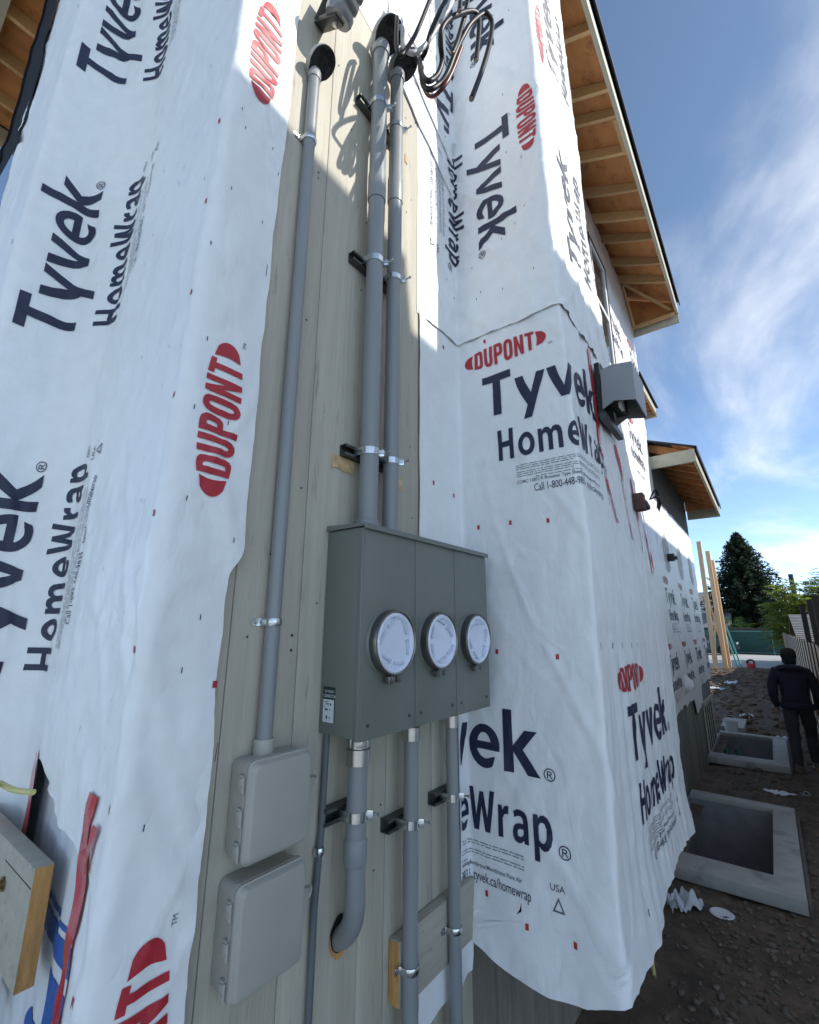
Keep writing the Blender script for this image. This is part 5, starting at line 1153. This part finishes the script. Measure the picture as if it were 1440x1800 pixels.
for (P, nm) in (([(-1.85, 1.22), (-1.65, 1.62), (-.95, 1.64), (-.95, 1.2)], 'side_window'), ([(-.85, 1.2), (-.85, 1.64), (.12, 1.64), (.12, 1.2)], 'side_window'), ([(.2, 1.2), (.2, 1.62), (.72, 1.2)], 'side_window')):
    mb = MB(); mb.prism(P, lambda a, b, t_: CM @ Vector((a, -(.86*(1-.22*(b-1.05)/.7))-.006+t_, b)), 0, .004); mb.build(nm, 'glass', car, smooth=False)
mb = MB(); mb.prism([(-.68, .3), (.68, .3), (.6, .78), (-.6, .78)], lambda a, b, t_: CM @ Vector((.26+.75*(1-(b-.3)/.5)+t_, a, 1.2+.46*(b-.3)/.5)), .0, .01); mb.build('windscreen', 'glass', car, smooth=False)
for (x, y) in ((1.43, -.80), (-1.41, -.80), (1.43, .80), (-1.41, .80)):
    mb = MB(); M = CM @ Matrix.Translation((x, y, .34)) @ Matrix.Rotation(R(90), 4, 'X')
    mb.lathe([(.20, -.10), (.32, -.10), (.34, -.07), (.34, .07), (.32, .10), (.20, .10)], 22, M, closed=True); wh = mb.build('wheel', 'tyre', car)
    mb = MB(); mb.lathe([(.20, .08), (.12, .06), (.05, .09), (0, .09)], 16, M); mb.lathe([(.20, -.08), (.12, -.06), (0, -.09)], 16, M); mb.build('rim', 'rim', wh)
for sg in (-.66, .66):
    mb = MB(); mb.box((2.24, sg-.14, .78), (2.31, sg+.14, .92), M=CM, bev=.02); mb.build('headlight', 'vinyl', car)
mb = MB(); mb.box((-2.36, -.84, .5), (-2.29, .84, .62), M=CM, bev=.02); mb.box((2.29, -.84, .42), (2.36, .84, .56), M=CM, bev=.02); mb.build('bumper', 'black_plastic', car)
mb = MB(); mb.box((.55, -.99, 1.18), (.68, -.86, 1.30), M=CM, bev=.02); mb.build('mirror', 'car_paint', car)

# ------------------------------------------------------------------ fences across the street
gf = thing('mesh_fence', 'green mesh construction fence across the street', 'fence', (-2, 45.2, 0))
for k in range(9):
    x = -12+k*3.0
    mb = MB(); mb.tube([(x, 45.2, -.05), (x, 45.2, 1.75)], .03, 8); mb.build('fence_post', 'teal_pole', gf)
    mb = MB(); mb.tube([(x, 45.2, 1.72), (x+3, 45.2, 1.72)], .022, 6); mb.tube([(x, 45.2, .12), (x+3, 45.2, .12)], .022, 6); mb.build('rail', 'teal_pole', gf)
    mb = MB(); g = 15
    for a in range(g): mb.box((x+.1+a*2.8/g, 45.21, .15), (x+.1+(a+.78)*2.8/g, 45.222, 1.68))
    for z in (.15, .42, .68, .95, 1.2, 1.45): mb.box((x+.08, 45.19, z), (x+2.92, 45.205, z+.10))
    mb.build('mesh_panel', 'green_mesh', gf, smooth=False)
wf = thing('wooden_fence', 'weathered wooden fence behind the green mesh fence', 'fence', (-2, 46.5, 0))
for k in range(70):
    x = -14+k*.34; mb = MB(); mb.box((x+.006, 46.5, -.05), (x+.334, 46.53, 1.98+.02*math.sin(k*2.1))); mb.build('fence_board', 'weathered', wf, smooth=False)
mb = MB(); mb.box((-14, 46.45, 1.86), (9.8, 46.498, 1.95)); mb.build('rail', 'weathered', wf, smooth=False)

# ------------------------------------------------------------------ vegetation
def conifer(x, y, h, rad, seed, label):
    rnd = random.Random(seed); t = thing('conifer_tree', label, 'tree', (x, y, 0))
    mb = MB(); mb.tube([(x, y, -.1), (x+.05, y, h*.5), (x, y, h*.97)], [.34, .2, .03], 10); mb.build('trunk', 'bark', t)
    mb = MB(); lim = MB()
    n = 760
    for i in range(n):
        f = (i/n)**.82; z = h*(.04+.95*f); L_ = rad*(1-f)**.80*(.70+.48*rnd.random())*(1 if f > .06 else .85)+.16*(1-f)+.03; a = i*2.39996+rnd.uniform(-.3, .3)
        d = Vector((math.cos(a), math.sin(a), 0)); droop = -.22+.55*f
        p0 = Vector((x, y, z)); p1 = p0+d*L_+Vector((0, 0, L_*droop*.7))
        lim.tube([p0, p0.lerp(p1, .6), p1], [.035, .02, .006], 4, cap=False)
        m_ = int(12+L_*10); side = Vector((-d.y, d.x, 0))
        for k in range(m_):
            q = p0.lerp(p1, .22+.80*k/m_)+Vector((rnd.gauss(0, .10*(1.1-f)), rnd.gauss(0, .10*(1.1-f)), rnd.gauss(0, .10)))
            sd = (side*rnd.choice((-1, 1))*rnd.uniform(.2, 1)+d*rnd.uniform(.2, .9)+Vector((0, 0, rnd.uniform(-.5, .45)))).normalized()
            l_ = rnd.uniform(.22, .5)*(1-.55*f); w = sd.cross(Vector((rnd.uniform(-1, 1), rnd.uniform(-1, 1), 1))).normalized()*rnd.uniform(.04, .085)
            mb.add([q-w, q+sd*l_*.55-w*1.2, q+sd*l_, q+sd*l_*.55+w*1.2, q+w], [(0, 1, 2, 3, 4)])
    lim.build('branches', 'bark', t); mb.build('crown', 'needles', t, smooth=False)
conifer(-1.45, 57.5, 11.6, 4.9, 5, 'tall dark conifer standing behind the fences')
def frond_bush(x, y, z0, h, rad, seed, label, nfr=60, m='leaf_yellow', name='sumac_bush'):
    rnd = random.Random(seed); t = thing(name, label, 'bush', (x, y, 0), 'leafy shrubs behind the fence')
    st = MB(); lf = MB()
    for i in range(7):
        a = rnd.random()*6.28; st.tube([(x, y, z0), (x+rad*.35*math.cos(a), y+rad*.35*math.sin(a), h*.55), (x+rad*.6*math.cos(a), y+rad*.6*math.sin(a), h*.85)], [.06, .04, .015], 6)
    for i in range(nfr):
        a = rnd.random()*6.283; e = rnd.random()**.6; c = Vector((x+rad*.75*e*math.cos(a), y+rad*.75*e*math.sin(a), z0+(h-z0)*(.25+.72*rnd.random()*(1-.35*e*e))))
        d = Vector((math.cos(a)*rnd.uniform(.5, 1)+rnd.gauss(0, .3), math.sin(a)+rnd.gauss(0, .3), rnd.uniform(-.2, .5))).normalized(); L_ = rnd.uniform(.5, .95)
        sd = d.cross(Vector((0, 0, 1))).normalized()
        for k in range(9):
            f = k/8; q = c+d*L_*f+Vector((0, 0, -.35*L_*f*f))
            for sg in (-1, 1):
                v_ = (sd*sg+d*.45+Vector((0, 0, -.15+rnd.uniform(-.2, .2)))).normalized(); ll = .26*(1-.5*abs(f-.4))*rnd.uniform(.8, 1.2); w = d*.042+Vector((0, 0, rnd.uniform(-.02, .02)))
                lf.add([q, q+v_*ll*.45-w, q+v_*ll, q+v_*ll*.45+w], [(0, 1, 2, 3)])
    st.build('stems', 'bark', t); lf.build('foliage', m, t, smooth=False)
frond_bush(1.5, 32.5, 0, 4.7, 1.7, 3, 'yellow-green frond-leaved bush nearest the conifer', 620)
frond_bush(3.3, 33.5, 0, 5.4, 2.0, 4, 'larger yellow-green bush behind the shed roof at the right edge', 700)
frond_bush(.9, 48.0, 0, 3.2, 1.7, 6, 'darker green bush below the conifer behind the fence end', 120, 'leaf_green')
frond_bush(3.0, 36.5, 0, 4.6, 2.2, 8, 'darker shrub behind the yellow-green bushes', 420, 'leaf_green')
frond_bush(-2.6, 50.5, 0, 3.0, 1.6, 15, 'low dark shrub at the foot of the conifer', 170, 'leaf_green')
mb = MB(); mb.tube([(1.62, 40, -.1), (1.60, 40, 5.5)], [.17, .14], 10); tag(mb.build('utility_pole', 'pole_dark'), 'dark leaning utility pole above the bushes', 'pole')
# far houses
def far_house(x, y, w, d, h, label, roofm='roof_grey', wallm='house_white', nwin=3):
    t = thing('far_house', label, 'house', (x, y, 0))
    mb = MB(); mb.box((x-w/2, y, -.1), (x+w/2, y+d, h)); mb.build('wall', wallm, t, smooth=False)
    mb = MB(); mb.prism([(-.5, h-.1), (d/2, h+d*.24), (d+.5, h-.1), (d+.5, h-.25), (d/2, h+d*.24-.15), (-.5, h-.25)], lambda a, b, q: (x+q, y+a, b), -w/2-.5, w/2+.5); mb.build('roof', roofm, t, smooth=False)
    mb = MB(); mb.box((x-w/2-.5, y-.62, h-.32), (x+w/2+.5, y-.5, h-.08)); mb.build('gutter', 'house_white', t, smooth=False)
    for k in range(nwin):
        cx_ = x-w/2+w*(k+.6)/nwin; mb = MB(); mb.box((cx_-.55, y-.04, h*.45), (cx_+.55, y-.005, h*.45+1.1)); f = mb.build('window', 'house_white', t, smooth=False)
        mb = MB(); mb.box((cx_-.46, y-.06, h*.45+.09), (cx_+.46, y-.045, h*.45+1.01)); mb.build('pane', 'glass', f, smooth=False)
far_house(-9.6, 68, 9.0, 8, 4.6, 'white two-storey house far behind the leaning lumber')
far_house(-5.4, 52.5, 4.2, 5, 2.2, 'low white garage with a dark roof beside the parked car', nwin=1)

# ------------------------------------------------------------------ the neighbour's house whose roof shades the lower wall
nb = thing('neighbour_house', 'neighbouring house beyond the fence out of view, shading the lower wall', 'house', (5.5, 3, 0))
mb = MB(); mb.box((3.0, 1.9, -.1), (10, 15, 6.05)); mb.build('wall', 'neighbour_wall', nb, smooth=False)
mb = MB(); mb.prism([(2.5, 6.20), (6.5, 7.6), (10.5, 6.20), (10.5, 6.05), (2.5, 6.05)], lambda a, b, q: (a, q, b), 1.55, 15.4); mb.build('roof', 'roof_grey', nb, smooth=False)
mb = MB(); mb.prism([(1.56, 6.0), (2.78, 6.0), (2.70, 6.58), (1.56, 6.66)], lambda a, b, q: (q, a, b), 2.51, 4.4); mb.build('dormer', 'neighbour_wall', nb, smooth=False)
